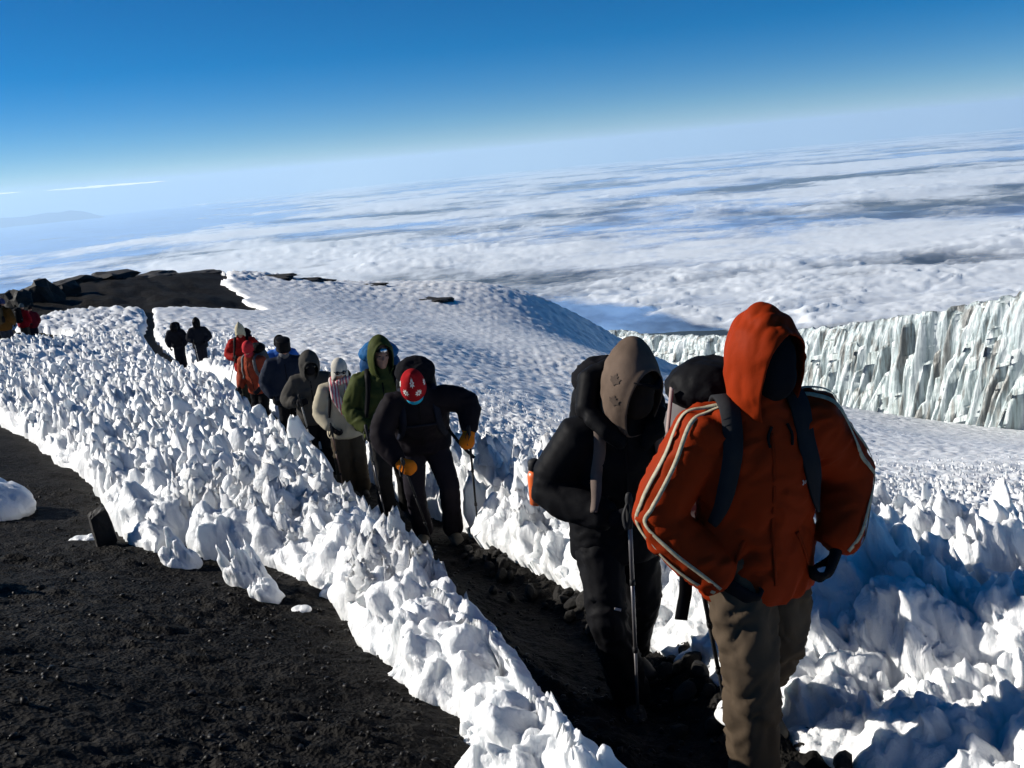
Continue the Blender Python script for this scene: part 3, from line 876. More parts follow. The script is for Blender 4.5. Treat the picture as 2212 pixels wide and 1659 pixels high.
def tube_geo(pts, rad, n=14, ref=None, cap=0.5):
    """closed tube with rounded ends; rad: list of r or (a, b); ref = direction of the a axis"""
    pts = [np.array(p, float) for p in pts]
    rad = [(q, q) if np.isscalar(q) else q for q in rad]
    m = len(pts)
    T = []
    for i in range(m):
        a = pts[max(i-1, 0)]; b = pts[min(i+1, m-1)]
        d = b-a; T.append(d/max(np.linalg.norm(d), 1e-9))
    x = np.array(ref, float) if ref is not None else (V3(1, 0, 0) if abs(T[0][0]) < 0.8 else V3(0, 1, 0))
    rings = []
    seq = [(pts[0]-T[0]*rad[0][0]*cap, (rad[0][0]*0.6, rad[0][1]*0.6), T[0])] + list(zip(pts, rad, T)) + [(pts[-1]+T[-1]*rad[-1][0]*cap, (rad[-1][0]*0.6, rad[-1][1]*0.6), T[-1])]
    for p, (a, b), t in seq:
        xx = x-t*np.dot(x, t); xx /= max(np.linalg.norm(xx), 1e-9)
        yy = np.cross(t, xx)
        th = np.linspace(0, 2*np.pi, n, endpoint=False)
        rings.append(p[None]+a*np.cos(th)[:, None]*xx[None]+b*np.sin(th)[:, None]*yy[None])
        if ref is None: x = xx
    k = len(rings)
    V = np.concatenate(rings+[[seq[0][0]], [seq[-1][0]]])
    F = []
    for i in range(k-1):
        for j in range(n):
            F.append((i*n+j, i*n+(j+1) % n, (i+1)*n+(j+1) % n, (i+1)*n+j))
    for j in range(n):
        F.append((k*n, (j+1) % n, j)); F.append((k*n+1, (k-1)*n+j, (k-1)*n+(j+1) % n))
    return V, F

def ell_geo(c, r, M=None, n=16):
    th = np.linspace(0, np.pi, n//2+1)[1:-1]; ph = np.linspace(0, 2*np.pi, n, endpoint=False)
    V = [V3(0, 0, 1)]
    for t in th:
        for p in ph: V.append(V3(math.sin(t)*math.cos(p), math.sin(t)*math.sin(p), math.cos(t)))
    V.append(V3(0, 0, -1))
    V = np.array(V)*np.array(r, float)[None]
    if M is not None: V = V@np.array(M).T
    V = V+np.array(c, float)[None]
    F = []; R_ = len(th)
    for j in range(n): F.append((0, 1+j, 1+(j+1) % n)); F.append((len(V)-1, 1+(R_-1)*n+(j+1) % n, 1+(R_-1)*n+j))
    for i in range(R_-1):
        for j in range(n): F.append((1+i*n+j, 1+(i+1)*n+j, 1+(i+1)*n+(j+1) % n, 1+i*n+(j+1) % n))
    return V, F

def raw_mesh(name, geos):
    V, F, o = [], [], 0
    for v, f in geos:
        V.append(v); F += [tuple(i+o for i in q) for q in f]; o += len(v)
    m = bpy.data.meshes.new(name); m.from_pydata(np.concatenate(V).tolist(), [], F); m.update()
    return m

def coords(m):
    a = np.empty(len(m.vertices)*3, np.float32); m.vertices.foreach_get('co', a); return a.reshape(-1, 3).astype(float)
def normals(m):
    a = np.empty(len(m.vertices)*3, np.float32); m.vertices.foreach_get('normal', a); return a.reshape(-1, 3).astype(float)
def setco(m, c):
    m.vertices.foreach_set('co', np.asarray(c, np.float32).ravel()); m.update()

def fuse(name, geos, voxel, smooth=4, wr=None):
    """join closed shapes into one continuous skin; wr=(amplitude, fold size, seed)"""
    m0 = raw_mesh(name+"_raw", geos)
    o = bpy.data.objects.new("tmp", m0); COL.objects.link(o)
    r = o.modifiers.new("r", 'REMESH'); r.mode = 'VOXEL'; r.voxel_size = voxel; r.use_smooth_shade = True
    if smooth:
        s = o.modifiers.new("s", 'SMOOTH'); s.factor = 0.5; s.iterations = smooth
    dg = bpy.context.evaluated_depsgraph_get()
    me = bpy.data.meshes.new_from_object(o.evaluated_get(dg)); me.name = name
    bpy.data.objects.remove(o); bpy.data.meshes.remove(m0)
    if wr: wrinkle(me, *wr)
    return me

def wrinkle(me, amp, size, seed):
    c, n = coords(me), normals(me)
    o = seed*3.17
    # folds run across the limb (compressed along z), broken up by a slow mask
    wx = c[:, 0]+0.04*noise3(c[:, 0]/0.1+o, c[:, 1]/0.1, c[:, 2]/0.1)
    wz = c[:, 2]+0.45*c[:, 0]*np.sign(noise3(c[:, 0]/0.5, c[:, 1]/0.5+o, c[:, 2]/0.5))+0.09*noise3(c[:, 0]/0.13, c[:, 1]/0.13+o, c[:, 2]/0.13)
    f1 = 1-np.abs(noise3(wx/(size*1.5)+o, c[:, 1]/(size*1.5), wz/size))*2.4
    f2 = 1-np.abs(noise3(wx/(size*0.9), c[:, 1]/(size*0.9)+o, wz/(size*0.55)))*2.4
    mask = 0.35+0.9*np.clip(0.5+noise3(c[:, 0]/0.28+o, c[:, 1]/0.28, c[:, 2]/0.28), 0, 1)
    d = amp*mask*(0.7*f1+0.35*f2)
    setco(me, c+n*d[:, None])

def rotm(yaw=0, pitch=0, roll=0):
    """head turn: yaw>0 towards +x, pitch>0 nods forward (down), roll>0 tilts towards +x; face looks along -y"""
    y, p, r = map(math.radians, (yaw, pitch, roll))
    Rz = np.array([[math.cos(y), -math.sin(y), 0], [math.sin(y), math.cos(y), 0], [0, 0, 1]])
    Rx = np.array([[1, 0, 0], [0, math.cos(p), -math.sin(p)], [0, math.sin(p), math.cos(p)]])
    Ry = np.array([[math.cos(r), 0, math.sin(r)], [0, 1, 0], [-math.sin(r), 0, math.cos(r)]])
    return Rz@Rx@Ry

def head_geos(C, M):
    g = []
    def e(c, r): g.append(ell_geo(C+M@V3(*c), r, M))
    e((0, 0.010, 0.02), (0.076, 0.096, 0.105))        # skull
    e((0, -0.030, -0.040), (0.060, 0.062, 0.078))     # face
    e((0, -0.055, -0.095), (0.036, 0.034, 0.028))     # chin
    e((0, -0.082, 0.022), (0.052, 0.016, 0.014))      # brow
    g.append(tube_geo([C+M@V3(0, -0.088, 0.012), C+M@V3(0, -0.104, -0.016), C+M@V3(0, -0.110, -0.030)], [0.009, 0.012, 0.014], 8))  # nose
    e((0, -0.088, -0.062), (0.024, 0.012, 0.010))     # lips
    for s in (-1, 1):
        e((s*0.042, -0.066, -0.018), (0.022, 0.020, 0.016))   # cheek
        e((s*0.078, 0.012, -0.015), (0.010, 0.020, 0.032))    # ear
    return g

# ---- gloved hand: palm, four curled fingers, thumb (z along the hand, fingers curl to -y, thumb on +x)
def hand_geos(s=1.0, puff=1.0):
    g = [tube_geo([V3(0, 0, -0.035), V3(0, 0, 0.01), V3(0, -0.002, 0.05), V3(0, -0.008, 0.085)], [(0.032, 0.027), (0.036, 0.022), (0.043, 0.018), (0.042, 0.017)], 12, (1, 0, 0))]
    for i, (x, L) in enumerate(((0.032, 0.92), (0.011, 1.0), (-0.011, 0.95), (-0.031, 0.78))):
        a = V3(x, -0.010, 0.085); b = a+V3(0, -0.020, 0.036)*L; c = b+V3(0, -0.036, -0.004)*L; d = c+V3(0, -0.010, -0.030)*L
        g.append(tube_geo([a-V3(0, 0, 0.02), a, b, c, d], [0.0115*puff, 0.0115*puff, 0.0105*puff, 0.0100*puff, 0.0085*puff], 8))
    g.append(tube_geo([V3(0.030, -0.004, 0.012), V3(0.050, -0.022, 0.036), V3(0.044, -0.048, 0.062), V3(0.026, -0.060, 0.074)], [0.014*puff, 0.0135*puff, 0.0120*puff, 0.0095*puff], 8))
    return [(v*s, f) for v, f in g]
HAND = fuse("glove", hand_geos(), 0.009, 1)
MITT = fuse("mitten", [tube_geo([V3(0, 0, -0.06), V3(0, 0, -0.02), V3(0, 0, 0.02)], [(0.048, 0.046), (0.046, 0.044), (0.048, 0.044)], 14, (1, 0, 0)),
                       ell_geo((0, -0.012, 0.048), (0.058, 0.052, 0.066)), ell_geo((0, -0.036, 0.058), (0.052, 0.040, 0.052)),
                       tube_geo([V3(0.036, -0.006, 0.012), V3(0.058, -0.034, 0.040), V3(0.046, -0.066, 0.060)], [0.021, 0.020, 0.017], 10)], 0.007, 3)

def frame(zdir, ydir):
    z = np.array(zdir, float); z /= np.linalg.norm(z)
    y = np.array(ydir, float); y = y-z*np.dot(y, z); y /= max(np.linalg.norm(y), 1e-9)
    x = np.cross(y, z)
    return np.stack([x, y, z], 1)

def place_hand(parent, src, name, M, wrist, zdir, ydir, mirror, s=1.0):
    me = src.copy(); me.name = name
    c = coords(me)
    if mirror: c[:, 0] *= -1
    B = frame(zdir, ydir)
    c = (c*s)@B.T+np.array(wrist)[None]
    if mirror: me.flip_normals()
    setco(me, c)
    me.materials.clear()
    return link(name, me, M, parent)

def hood_mesh(name, C, M, size=(0.135, 0.150, 0.175), open_deg=50, down=1.5, peak=0.02, wr=(0.005, 0.06, 1), axis_pitch=12, lip=0.02, nu=44, nv=26):
    """hood as a shell: rim round the face, closed at the back, skirt at the neck"""
    a, b, c = size
    Ap = rotm(0, axis_pitch, 0)
    ph = np.linspace(0, 2*np.pi, nu, endpoint=False)
    th = np.concatenate([[math.radians(open_deg)-0.10, math.radians(open_deg)-0.02], np.linspace(math.radians(open_deg), math.pi*0.985, nv-2)])
    V = np.zeros((nv, nu, 3))
    for i, t in enumerate(th):
        d = np.stack([np.sin(t)*np.sin(ph), np.full(nu, -np.cos(t)), np.sin(t)*np.cos(ph)], 1)   # axis -y
        d = d@Ap.T
        p = d*np.array([a, b, c])[None]
        low = np.clip(-p[:, 2]/c, 0, 1)
        p[:, 2] = np.where(p[:, 2] < 0, p[:, 2]*down, p[:, 2])
        p[:, 0] *= 1+0.22*low**2
        top = np.clip(p[:, 2]/c, 0, 1)
        p[:, 2] += peak*top**3; p[:, 1] += 0.02*top**2
        if i < 2: p[:, 1] -= lip*(1.0 if i == 0 else 0.6); p[:, 0] *= 0.97
        V[i] = p
    f = []
    for i in range(nv-1):
        for j in range(nu):
            f.append((i*nu+j, (i+1)*nu+j, (i+1)*nu+(j+1) % nu, i*nu+(j+1) % nu))
    me = bpy.data.meshes.new(name)
    W = V.reshape(-1, 3)
    me.from_pydata(W.tolist(), [], f+[tuple((nv-1)*nu+j for j in range(nu))][::-1]); me.update()
    if wr: wrinkle(me, *wr)
    cc = coords(me)@M.T+np.array(C)[None]
    setco(me, cc)
    o = bpy.data.objects.new("tmp", me); COL.objects.link(o)
    ss = o.modifiers.new("t", 'SOLIDIFY'); ss.thickness = 0.007; ss.offset = 0
    sb = o.modifiers.new("u", 'SUBSURF'); sb.levels = 1 if nu > 50 else 0
    dg = bpy.context.evaluated_depsgraph_get()
    m2 = bpy.data.meshes.new_from_object(o.evaluated_get(dg)); m2.name = name
    bpy.data.objects.remove(o); bpy.data.meshes.remove(me)
    return m2

def cap_mesh(name, C, M, size=(0.088, 0.106, 0.125), cut=-0.01, point=0.0, flaps=False, flat=0.0, seed=1):
    """knitted cap: dome over the skull with a rolled rim, optional ear flaps"""
    nu, nv = 40, 18
    ph = np.linspace(0, 2*np.pi, nu, endpoint=False)
    rows = []
    for i in range(nv):
        t = i/(nv-1)
        th = t*math.pi*0.56
        s, c = math.sin(th), math.cos(th)
        if flat: s = min(1.0, s*1.35); 
        x, y = size[0]*s*np.sin(ph), size[1]*s*np.cos(ph)
        z = np.full(nu, (size[2]*(c if not flat else (c**0.45 if c > 0 else c)))) + point*max(0, 1-t*4)
        rows.append(np.stack([x, y+0.008, z+0.02], 1))
    base = rows[-1].copy()
    for k, (gr, dz) in enumerate(((1.05, -0.004), (1.07, -0.018), (1.02, -0.030), (0.94, -0.026))):
        q = base.copy(); q[:, :2] *= gr; q[:, 2] += dz
        if flaps:
            side = np.clip(np.abs(np.sin(ph))-0.55, 0, 1)/0.45*(np.cos(ph) > -0.75)
            q[:, 2] -= side*0.085*(1 if k > 0 else 0.3)
        rows.append(q)
    V = np.concatenate(rows); n = len(rows)
    f = [(i*nu+j, (i+1)*nu+j, (i+1)*nu+(j+1) % nu, i*nu+(j+1) % nu) for i in range(n-1) for j in range(nu)]
    me = bpy.data.meshes.new(name); me.from_pydata((V@M.T+np.array(C)[None]).tolist(), [], f); me.update()
    return me

def ribbon(name, pts, nrm, width, thick=0.006, sub=6, side=None):
    """flat strap along points with outward normals"""
    P_ = np.array(pts, float); N_ = np.array(nrm, float)
    k = len(P_); u = np.linspace(0, k-1, (k-1)*sub+1)
    def cat(A):
        out = []
        for t in u:
            i = min(int(t), k-2); f = t-i
            p0, p1, p2, p3 = A[max(i-1, 0)], A[i], A[i+1], A[min(i+2, k-1)]
            out.append(0.5*((2*p1)+(-p0+p2)*f+(2*p0-5*p1+4*p2-p3)*f*f+(-p0+3*p1-3*p2+p3)*f**3))
        return np.array(out)
    P_, N_ = cat(P_), cat(N_)
    T = np.gradient(P_, axis=0); T /= np.linalg.norm(T, axis=1)[:, None]
    S = np.cross(T, N_); S /= np.maximum(np.linalg.norm(S, axis=1), 1e-9)[:, None]
    N_ = np.cross(S, T)
    w = width/2 if np.isscalar(width) else np.interp(np.linspace(0, 1, len(P_)), np.linspace(0, 1, len(width)), width)[:, None]/2
    V = np.stack([P_-S*w, P_-S*w*0.96+N_*thick, P_+S*w*0.96+N_*thick, P_+S*w], 1)
    n = len(P_)
    f = [(i*4+j, i*4+(j+1) % 4, (i+1)*4+(j+1) % 4, (i+1)*4+j) for i in range(n-1) for j in range(4)]
    f += [(0, 3, 2, 1), ((n-1)*4, (n-1)*4+1, (n-1)*4+2, (n-1)*4+3)]
    me = bpy.data.meshes.new(name); me.from_pydata(V.reshape(-1, 3).tolist(), [], f); me.update()
    return me

def on_skin(bvh, pts, src_dir, lift=0.003):
    """project points on the garment: cast from outside along -src_dir"""
    out, nn = [], []
    for p in pts:
        sd = np.array(src_dir(p) if callable(src_dir) else src_dir, float); sd /= np.linalg.norm(sd)
        o = np.array(p)+sd*0.6
        h, n, i, d = bvh.ray_cast(Vector(o), Vector(-sd))
        if h is None: continue
        n = np.array(n); 
        out.append(np.array(h)+n*lift); nn.append(n)
    return out, nn

def bvh_of(me):
    return BVHTree.FromPolygons([v.co[:] for v in me.vertices], [p.vertices[:] for p in me.polygons])

# ---- cloth materials
def cloth(name, col, rough=0.75, var=0.12, spec=0.03, sheen=0.0):
    return mat(name, col, rough, spec, (26, 0.22, 0.008), (9, var), sheen=sheen)
M_SKIN = mat("skin", (0.36, 0.19, 0.13), 0.55, 0.3, None, (30, 0.1))
M_BLACK = cloth("black_shell", (0.008, 0.008, 0.009), 0.55)
M_BLACK2 = cloth("black_fleece", (0.010, 0.010, 0.012), 0.9)
M_BOOT = mat("boot_leather", (0.10, 0.085, 0.06), 0.7, 0.3, (40, 0.4, 0.004), (14, 0.3))
M_BOOTD = mat("dark_boot", (0.018, 0.016, 0.014), 0.7, 0.3, (40, 0.4, 0.004), (14, 0.3))
M_POLE = mat("pole_alloy", (0.06, 0.06, 0.065), 0.35, 0.5, None, None, metal=0.6)
M_GRIP = mat("pole_grip", (0.010, 0.010, 0.011), 0.7)
M_GLASS = mat("dark_lens", (0.006, 0.006, 0.008), 0.12, 0.6)
M_WHITE = mat("white_trim", (0.75, 0.73, 0.66), 0.6)
M_METAL = mat("bright_metal", (0.75, 0.76, 0.78), 0.25, 0.5, None, None, metal=0.9)

def lerp(a, b, t): return np.array(a)*(1-t)+np.array(b)*t

def make_person(s):
    """s: dict with pose and clothes; builds person > body, jacket, trousers, boots, gloves, headgear"""
    k = s.get('h', 1.78)/1.78
    vx = s.get('voxel', 0.016)
    root = empty("person", (s['pos'][0], s['pos'][1], s.get('z', gz1(*s['pos']))), math.radians(s.get('rz', 12)))
    tag(root, s['label'], "person", s.get('group'))
    lean = math.radians(s.get('lean', 6)); slx = s.get('sidelean', 0.0)
    pel = V3(0, 0, 0.95)
    def up(p):          # torso points lean about the pelvis
        q = V3(*p)-pel
        y, z = q[1]*math.cos(lean)-q[2]*math.sin(lean), q[1]*math.sin(lean)+q[2]*math.cos(lean)
        return pel+V3(q[0]+slx*q[2], y, z)
    W = s.get('bulk', 1.0)
    hem = s.get('hem', 0.80)
    S = {-1: up((-0.190*W, 0.0, 1.385)), 1: up((0.190*W, 0.0, 1.385))}
    E = {-1: V3(*s['armR'][0]), 1: V3(*s['armL'][0])}
    Wr = {-1: V3(*s['armR'][1]), 1: V3(*s['armL'][1])}
    K = {-1: V3(*s['legR'][0]), 1: V3(*s['legL'][0])}
    A = {-1: V3(*s['legR'][1]), 1: V3(*s['legL'][1])}
    yaw, nod, rol = s.get('head', (0, 10, 0))
    M = rotm(yaw, nod+s.get('lean', 6)*0.4, rol)
    neck = up((0, -0.01, 1.48))
    C = neck+M@V3(0, -0.02, 0.155)+V3(*s.get('headoff', (0, 0, 0)))
    root['head_c'] = [float(q) for q in C*k]
    Xr = (1, 0, 0)
    # body: one continuous figure inside the clothes
    bg_ = head_geos(C, M)
    bg_.append(tube_geo([C+M@V3(0, 0.02, -0.07), lerp(C, neck, 0.7), neck, up((0, 0, 1.38))], [0.052, 0.052, 0.056, 0.07], 12))
    bg_.append(tube_geo([up((0, 0, 1.42)), up((0, 0, 1.25)), up((0, 0, 1.05)), V3(0, 0, 0.92)], [(0.15, 0.09), (0.14, 0.09), (0.12, 0.085), (0.13, 0.09)], 12, Xr))
    for q in (-1, 1):
        bg_.append(tube_geo([S[q], E[q], Wr[q]], [0.048, 0.040, 0.028], 8))
        bg_.append(tube_geo([V3(q*0.085, 0, 0.93), K[q], A[q]+V3(0, 0, 0.03)], [0.07, 0.05, 0.035], 8))
    bm_ = fuse("body", [(v*k, f) for v, f in bg_], s.get('bvoxel', 0.03), 2)
    link("body", bm_, s.get('skin', M_SKIN), root)
    # trousers
    tr = s.get('tw', 1.0)
    tg = [tube_geo([V3(0, 0, 1.06), V3(0, 0, 0.96), V3(0, 0.0, 0.86)], [(0.165, 0.125), (0.175, 0.135), (0.165, 0.125)], 14, Xr)]
    for q in (-1, 1):
        hp = V3(q*0.085, 0, 0.92)
        ft = A[q]-K[q]; ft /= np.linalg.norm(ft)
        an = A[q]+V3(0, 0.01, -0.01)
        tg.append(tube_geo([hp, lerp(hp, K[q], 0.35), lerp(hp, K[q], 0.7), K[q], lerp(K[q], an, 0.4), lerp(K[q], an, 0.8), an],
                           [0.105*tr, 0.102*tr, 0.092*tr, 0.084*tr, 0.080*tr, 0.082*tr, 0.086*tr], 12))
    tm = fuse("trousers", [(v*k, f) for v, f in tg], vx, 3, (s.get('twr', 0.011)*k, 0.085, s['seed']+5))
    trs = link("trousers", tm, s['trousers'], root)
    # boots
    for q in (-1, 1):
        fd = s.get('footdir', {}).get(q, 10*q)
        fd = math.radians(fd); d = V3(math.sin(fd), -math.cos(fd), 0); a = A[q]
        pit = s.get('footpitch', {}).get(q, 0.0)
        toe = V3(0, 0, -pit)
        z0 = a[2]-0.045
        bg2 = [tube_geo([V3(a[0], a[1], z0)-d*0.075, V3(a[0], a[1], z0)+d*0.03, V3(a[0], a[1], z0-0.006)+d*0.12+toe*0.1, V3(a[0], a[1], z0-0.012)+d*0.195+toe*0.18],
                        [(0.040, 0.048), (0.046, 0.050), (0.052, 0.040), (0.044, 0.030)], 12, np.cross(d, (0, 0, 1))),
               tube_geo([a+V3(0, 0, 0.10), a+V3(0, 0, 0.03), V3(a[0], a[1], z0)], [0.056, 0.054, 0.05], 12)]
        bo = link("boot", fuse("boot", [(v*k, f) for v, f in bg2], max(0.008, vx*0.6), 2), s.get('boots', M_BOOTD), root)
        if s.get('sole', True):
            sg = [tube_geo([V3(a[0], a[1], z0-0.042)-d*0.075, V3(a[0], a[1], z0-0.042)+d*0.05, V3(a[0], a[1], z0-0.042)+d*0.14+toe*0.1, V3(a[0], a[1], z0-0.040)+d*0.20+toe*0.18],
                            [(0.042, 0.014), (0.046, 0.013), (0.054, 0.013), (0.044, 0.012)], 10, np.cross(d, (0, 0, 1)))]
            link("sole", raw_mesh("sole", [(v*k, f) for v, f in sg]), M_GRIP, bo)
    # jacket
    pj0 = s.get('puff', 1.0); pj = s.get('tpuff', pj0)
    jg = [tube_geo([up((0, 0, 1.50)), up((0, 0, 1.42)), up((0, -0.005, 1.30)), up((0, -0.005, 1.15)), lerp(up((0, 0, 1.02)), V3(0, 0, 1.02), 0.3), V3(0, 0, 0.92), V3(0, 0, hem+0.02), V3(0, 0, hem)],
                   [(0.085, 0.085), (0.160*W, 0.120*pj), (0.222*W*pj, 0.155*pj), (0.222*W*pj, 0.160*pj), (0.215*W*pj, 0.160*pj), (0.222*W*pj, 0.170*pj), (0.225*W*pj, 0.172*pj), (0.21*W*pj, 0.16*pj)], 18, Xr, 0.12),
          tube_geo([neck+V3(0, 0.01, -0.05), neck, lerp(neck, C, 0.35)], [0.095, 0.088, 0.080], 12, Xr, 0.1)]
    pj = pj0
    for q in (-1, 1):
        sh = S[q]; el = E[q]; wr = Wr[q]
        inn = up((q*0.10, 0, 1.40))
        a1, a2 = lerp(sh, el, 0.72), lerp(el, wr, 0.28)
        cor = 0.25*a1+0.5*el+0.25*a2
        jg.append(tube_geo([inn, sh, lerp(sh, el, 0.4), a1, cor, a2, lerp(el, wr, 0.6), lerp(el, wr, 0.93)],
                           [0.085*pj, 0.098*pj, 0.095*pj, 0.093*pj, 0.093*pj, 0.088*pj, 0.077*pj, 0.060*pj], 14, None, 0.3))
    jm = fuse("jacket", [(v*k, f) for v, f in jg], vx, s.get('jsm', 4), (s.get('jwr', 0.011)*k, s.get('jfold', 0.10), s['seed']))
    jk = link("jacket", jm, s['jacket'], root)
    # gloves
    for q, key in ((-1, 'gloveR'), (1, 'gloveL')):
        gm = s.get(key, M_BLACK2)
        if gm is None: continue
        zd = (Wr[q]-E[q])*0.35+V3(*s.get('hand'+('R' if q < 0 else 'L'), (0, -0.4, -0.25)))
        place_hand(root, MITT if s.get('mitts') else HAND, "mitten" if s.get('mitts') else "glove", gm, Wr[q]*k, zd, V3(-q*0.9, 0.25, 0.0)*-1.0, q < 0, k*(1.12 if s.get('mitts') else 1.02))
    info = dict(root=root, k=k, C=C, M=M, up=up, jacket=jk, jm=jm, trousers=trs, tm=tm, S=S, E=E, Wr=Wr, K=K, A=A, neck=neck)
    for item in s.get('gear', []):
        kind = item[0]; m = item[1]; kw = item[2] if len(item) > 2 else {}
        if kind == 'hood':
            kw2 = {q: w for q, w in kw.items() if q not in ('off',)}
            hm = hood_mesh("hood", (C+V3(*kw.get('off', (0, 0, 0)))), M, **kw2)
            setco(hm, coords(hm)*k); info['hood'] = link("hood", hm, m, root)
        elif kind == 'cap':
            cm_ = cap_mesh("cap", C, M, **kw); setco(cm_, coords(cm_)*k); info['cap'] = link("cap", cm_, m, root)
        elif kind == 'mask':
            g = [ell_geo(C+M@V3(0, -0.004, 0.0), (0.092, 0.116, 0.128), M), ell_geo(C+M@V3(0, -0.045, -0.050), (0.074, 0.084, 0.092), M)]
            link("face_mask", fuse("face_mask", [(v*k, f) for v, f in g], 0.012, 3), m, root)
        elif kind == 'buff':
            link("neck_buff", fuse("neck_buff", [(v*k, f) for v, f in [ell_geo(C+M@V3(0, -0.035, -0.085), (0.072, 0.072, 0.055), M), tube_geo([C+M@V3(0, 0, -0.09), neck], [0.075, 0.08], 12)]], 0.012, 3), m, root)
        elif kind == 'glasses':
            fr = empty_mesh_glasses(C, M, k); g = link("sunglasses", fr, m, root)
        elif kind == 'headlamp':
            lm = link("headlamp", fuse("headlamp", [(v*k, f) for v, f in [ell_geo(C+M@V3(0, -0.112, 0.062), (0.034, 0.022, 0.022), M)]], 0.006, 1), M_METAL, root)
            lp, ln = [], []
            for a in np.linspace(-1.9, 1.9, 15):
                d = M@V3(math.sin(a), -math.cos(a), 0); lp.append((C+M@V3(0.090*math.sin(a), 0.01-0.112*math.cos(a), 0.06))*k); ln.append(d)
            link("head_band", ribbon("head_band", lp, ln, 0.025, 0.004, 3), M_BLACK, lm)
        elif kind == 'eyes':
            for q in (-1, 1):
                link("eye", raw_mesh("eye", [tuple([(ell_geo(C+M@V3(q*0.031, -0.083, 0.004), (0.011, 0.006, 0.006), M)[0])*k, ell_geo((0, 0, 0), (1, 1, 1))[1]])]), M_GLASS, root)
        elif kind == 'scarf':
            gs = []
            th = np.linspace(-0.3, 2*math.pi-0.7, 16)
            loop = [neck+V3(0.105*math.sin(t), -0.02-0.10*math.cos(t), 0.02+0.02*math.sin(2*t)) for t in th]
            gs.append(tube_geo(loop, [0.034]*len(loop), 10))
            f0 = up((0, -0.17, 1.42))
            gs.append(tube_geo([neck+V3(-0.09, -0.07, 0.0), up((-0.075, -0.185, 1.34)), up((-0.02, -0.205, 1.22)), up((0.015, -0.20, 1.12))], [(0.05, 0.022), (0.055, 0.02), (0.05, 0.018), (0.04, 0.014)], 10))
            gs.append(tube_geo([neck+V3(0.09, -0.07, 0.0), up((0.08, -0.185, 1.34)), up((0.05, -0.205, 1.22)), up((0.035, -0.20, 1.08))], [(0.045, 0.022), (0.05, 0.02), (0.045, 0.018), (0.035, 0.014)], 10))
            link("scarf", fuse("scarf", [(v*k, f) for v, f in gs], 0.010, 2, (0.006, 0.05, 3)), m, root)
    bv = bvh_of(jm); info['bvh'] = bv
    # front zip as a thin raised line
    if s.get('zip', True):
        zp, zn = on_skin(bv, [V3(0.0, 0, z)*k for z in np.linspace(hem+0.05, 1.36, 9)], (0, -1, 0.15), 0.001)
        if len(zp) > 3: link("zip", ribbon("zip", zp, zn, 0.012, 0.003, 4), s.get('zipmat', M_BLACK), jk)
    return info

def empty_mesh_glasses(C, M, k):
    g = []
    for q in (-1, 1):
        g.append(ell_geo(C+M@V3(q*0.034, -0.098, 0.004), (0.034, 0.014, 0.024), M))
        g.append(tube_geo([C+M@V3(q*0.066, -0.088, 0.010), C+M@V3(q*0.082, -0.03, 0.010), C+M@V3(q*0.084, 0.02, 0.006)], [0.004, 0.004, 0.004], 6))
    g.append(tube_geo([C+M@V3(-0.012, -0.108, 0.010), C+M@V3(0.012, -0.108, 0.010)], [0.005, 0.005], 6))
    return raw_mesh("sunglasses", [(v*k, f) for v, f in g])

def to_world(info, p):
    r = info['root']
    M4 = Matrix.Translation(r.location) @ Matrix.Rotation(r.rotation_euler[2], 4, 'Z')
    return M4 @ Vector(np.array(p)*info['k'])

def child_top(o, info):
    """a carried thing: top-level, at the wearer's place and turn"""
    o.location = info['root'].location; o.rotation_euler = info['root'].rotation_euler
    return o

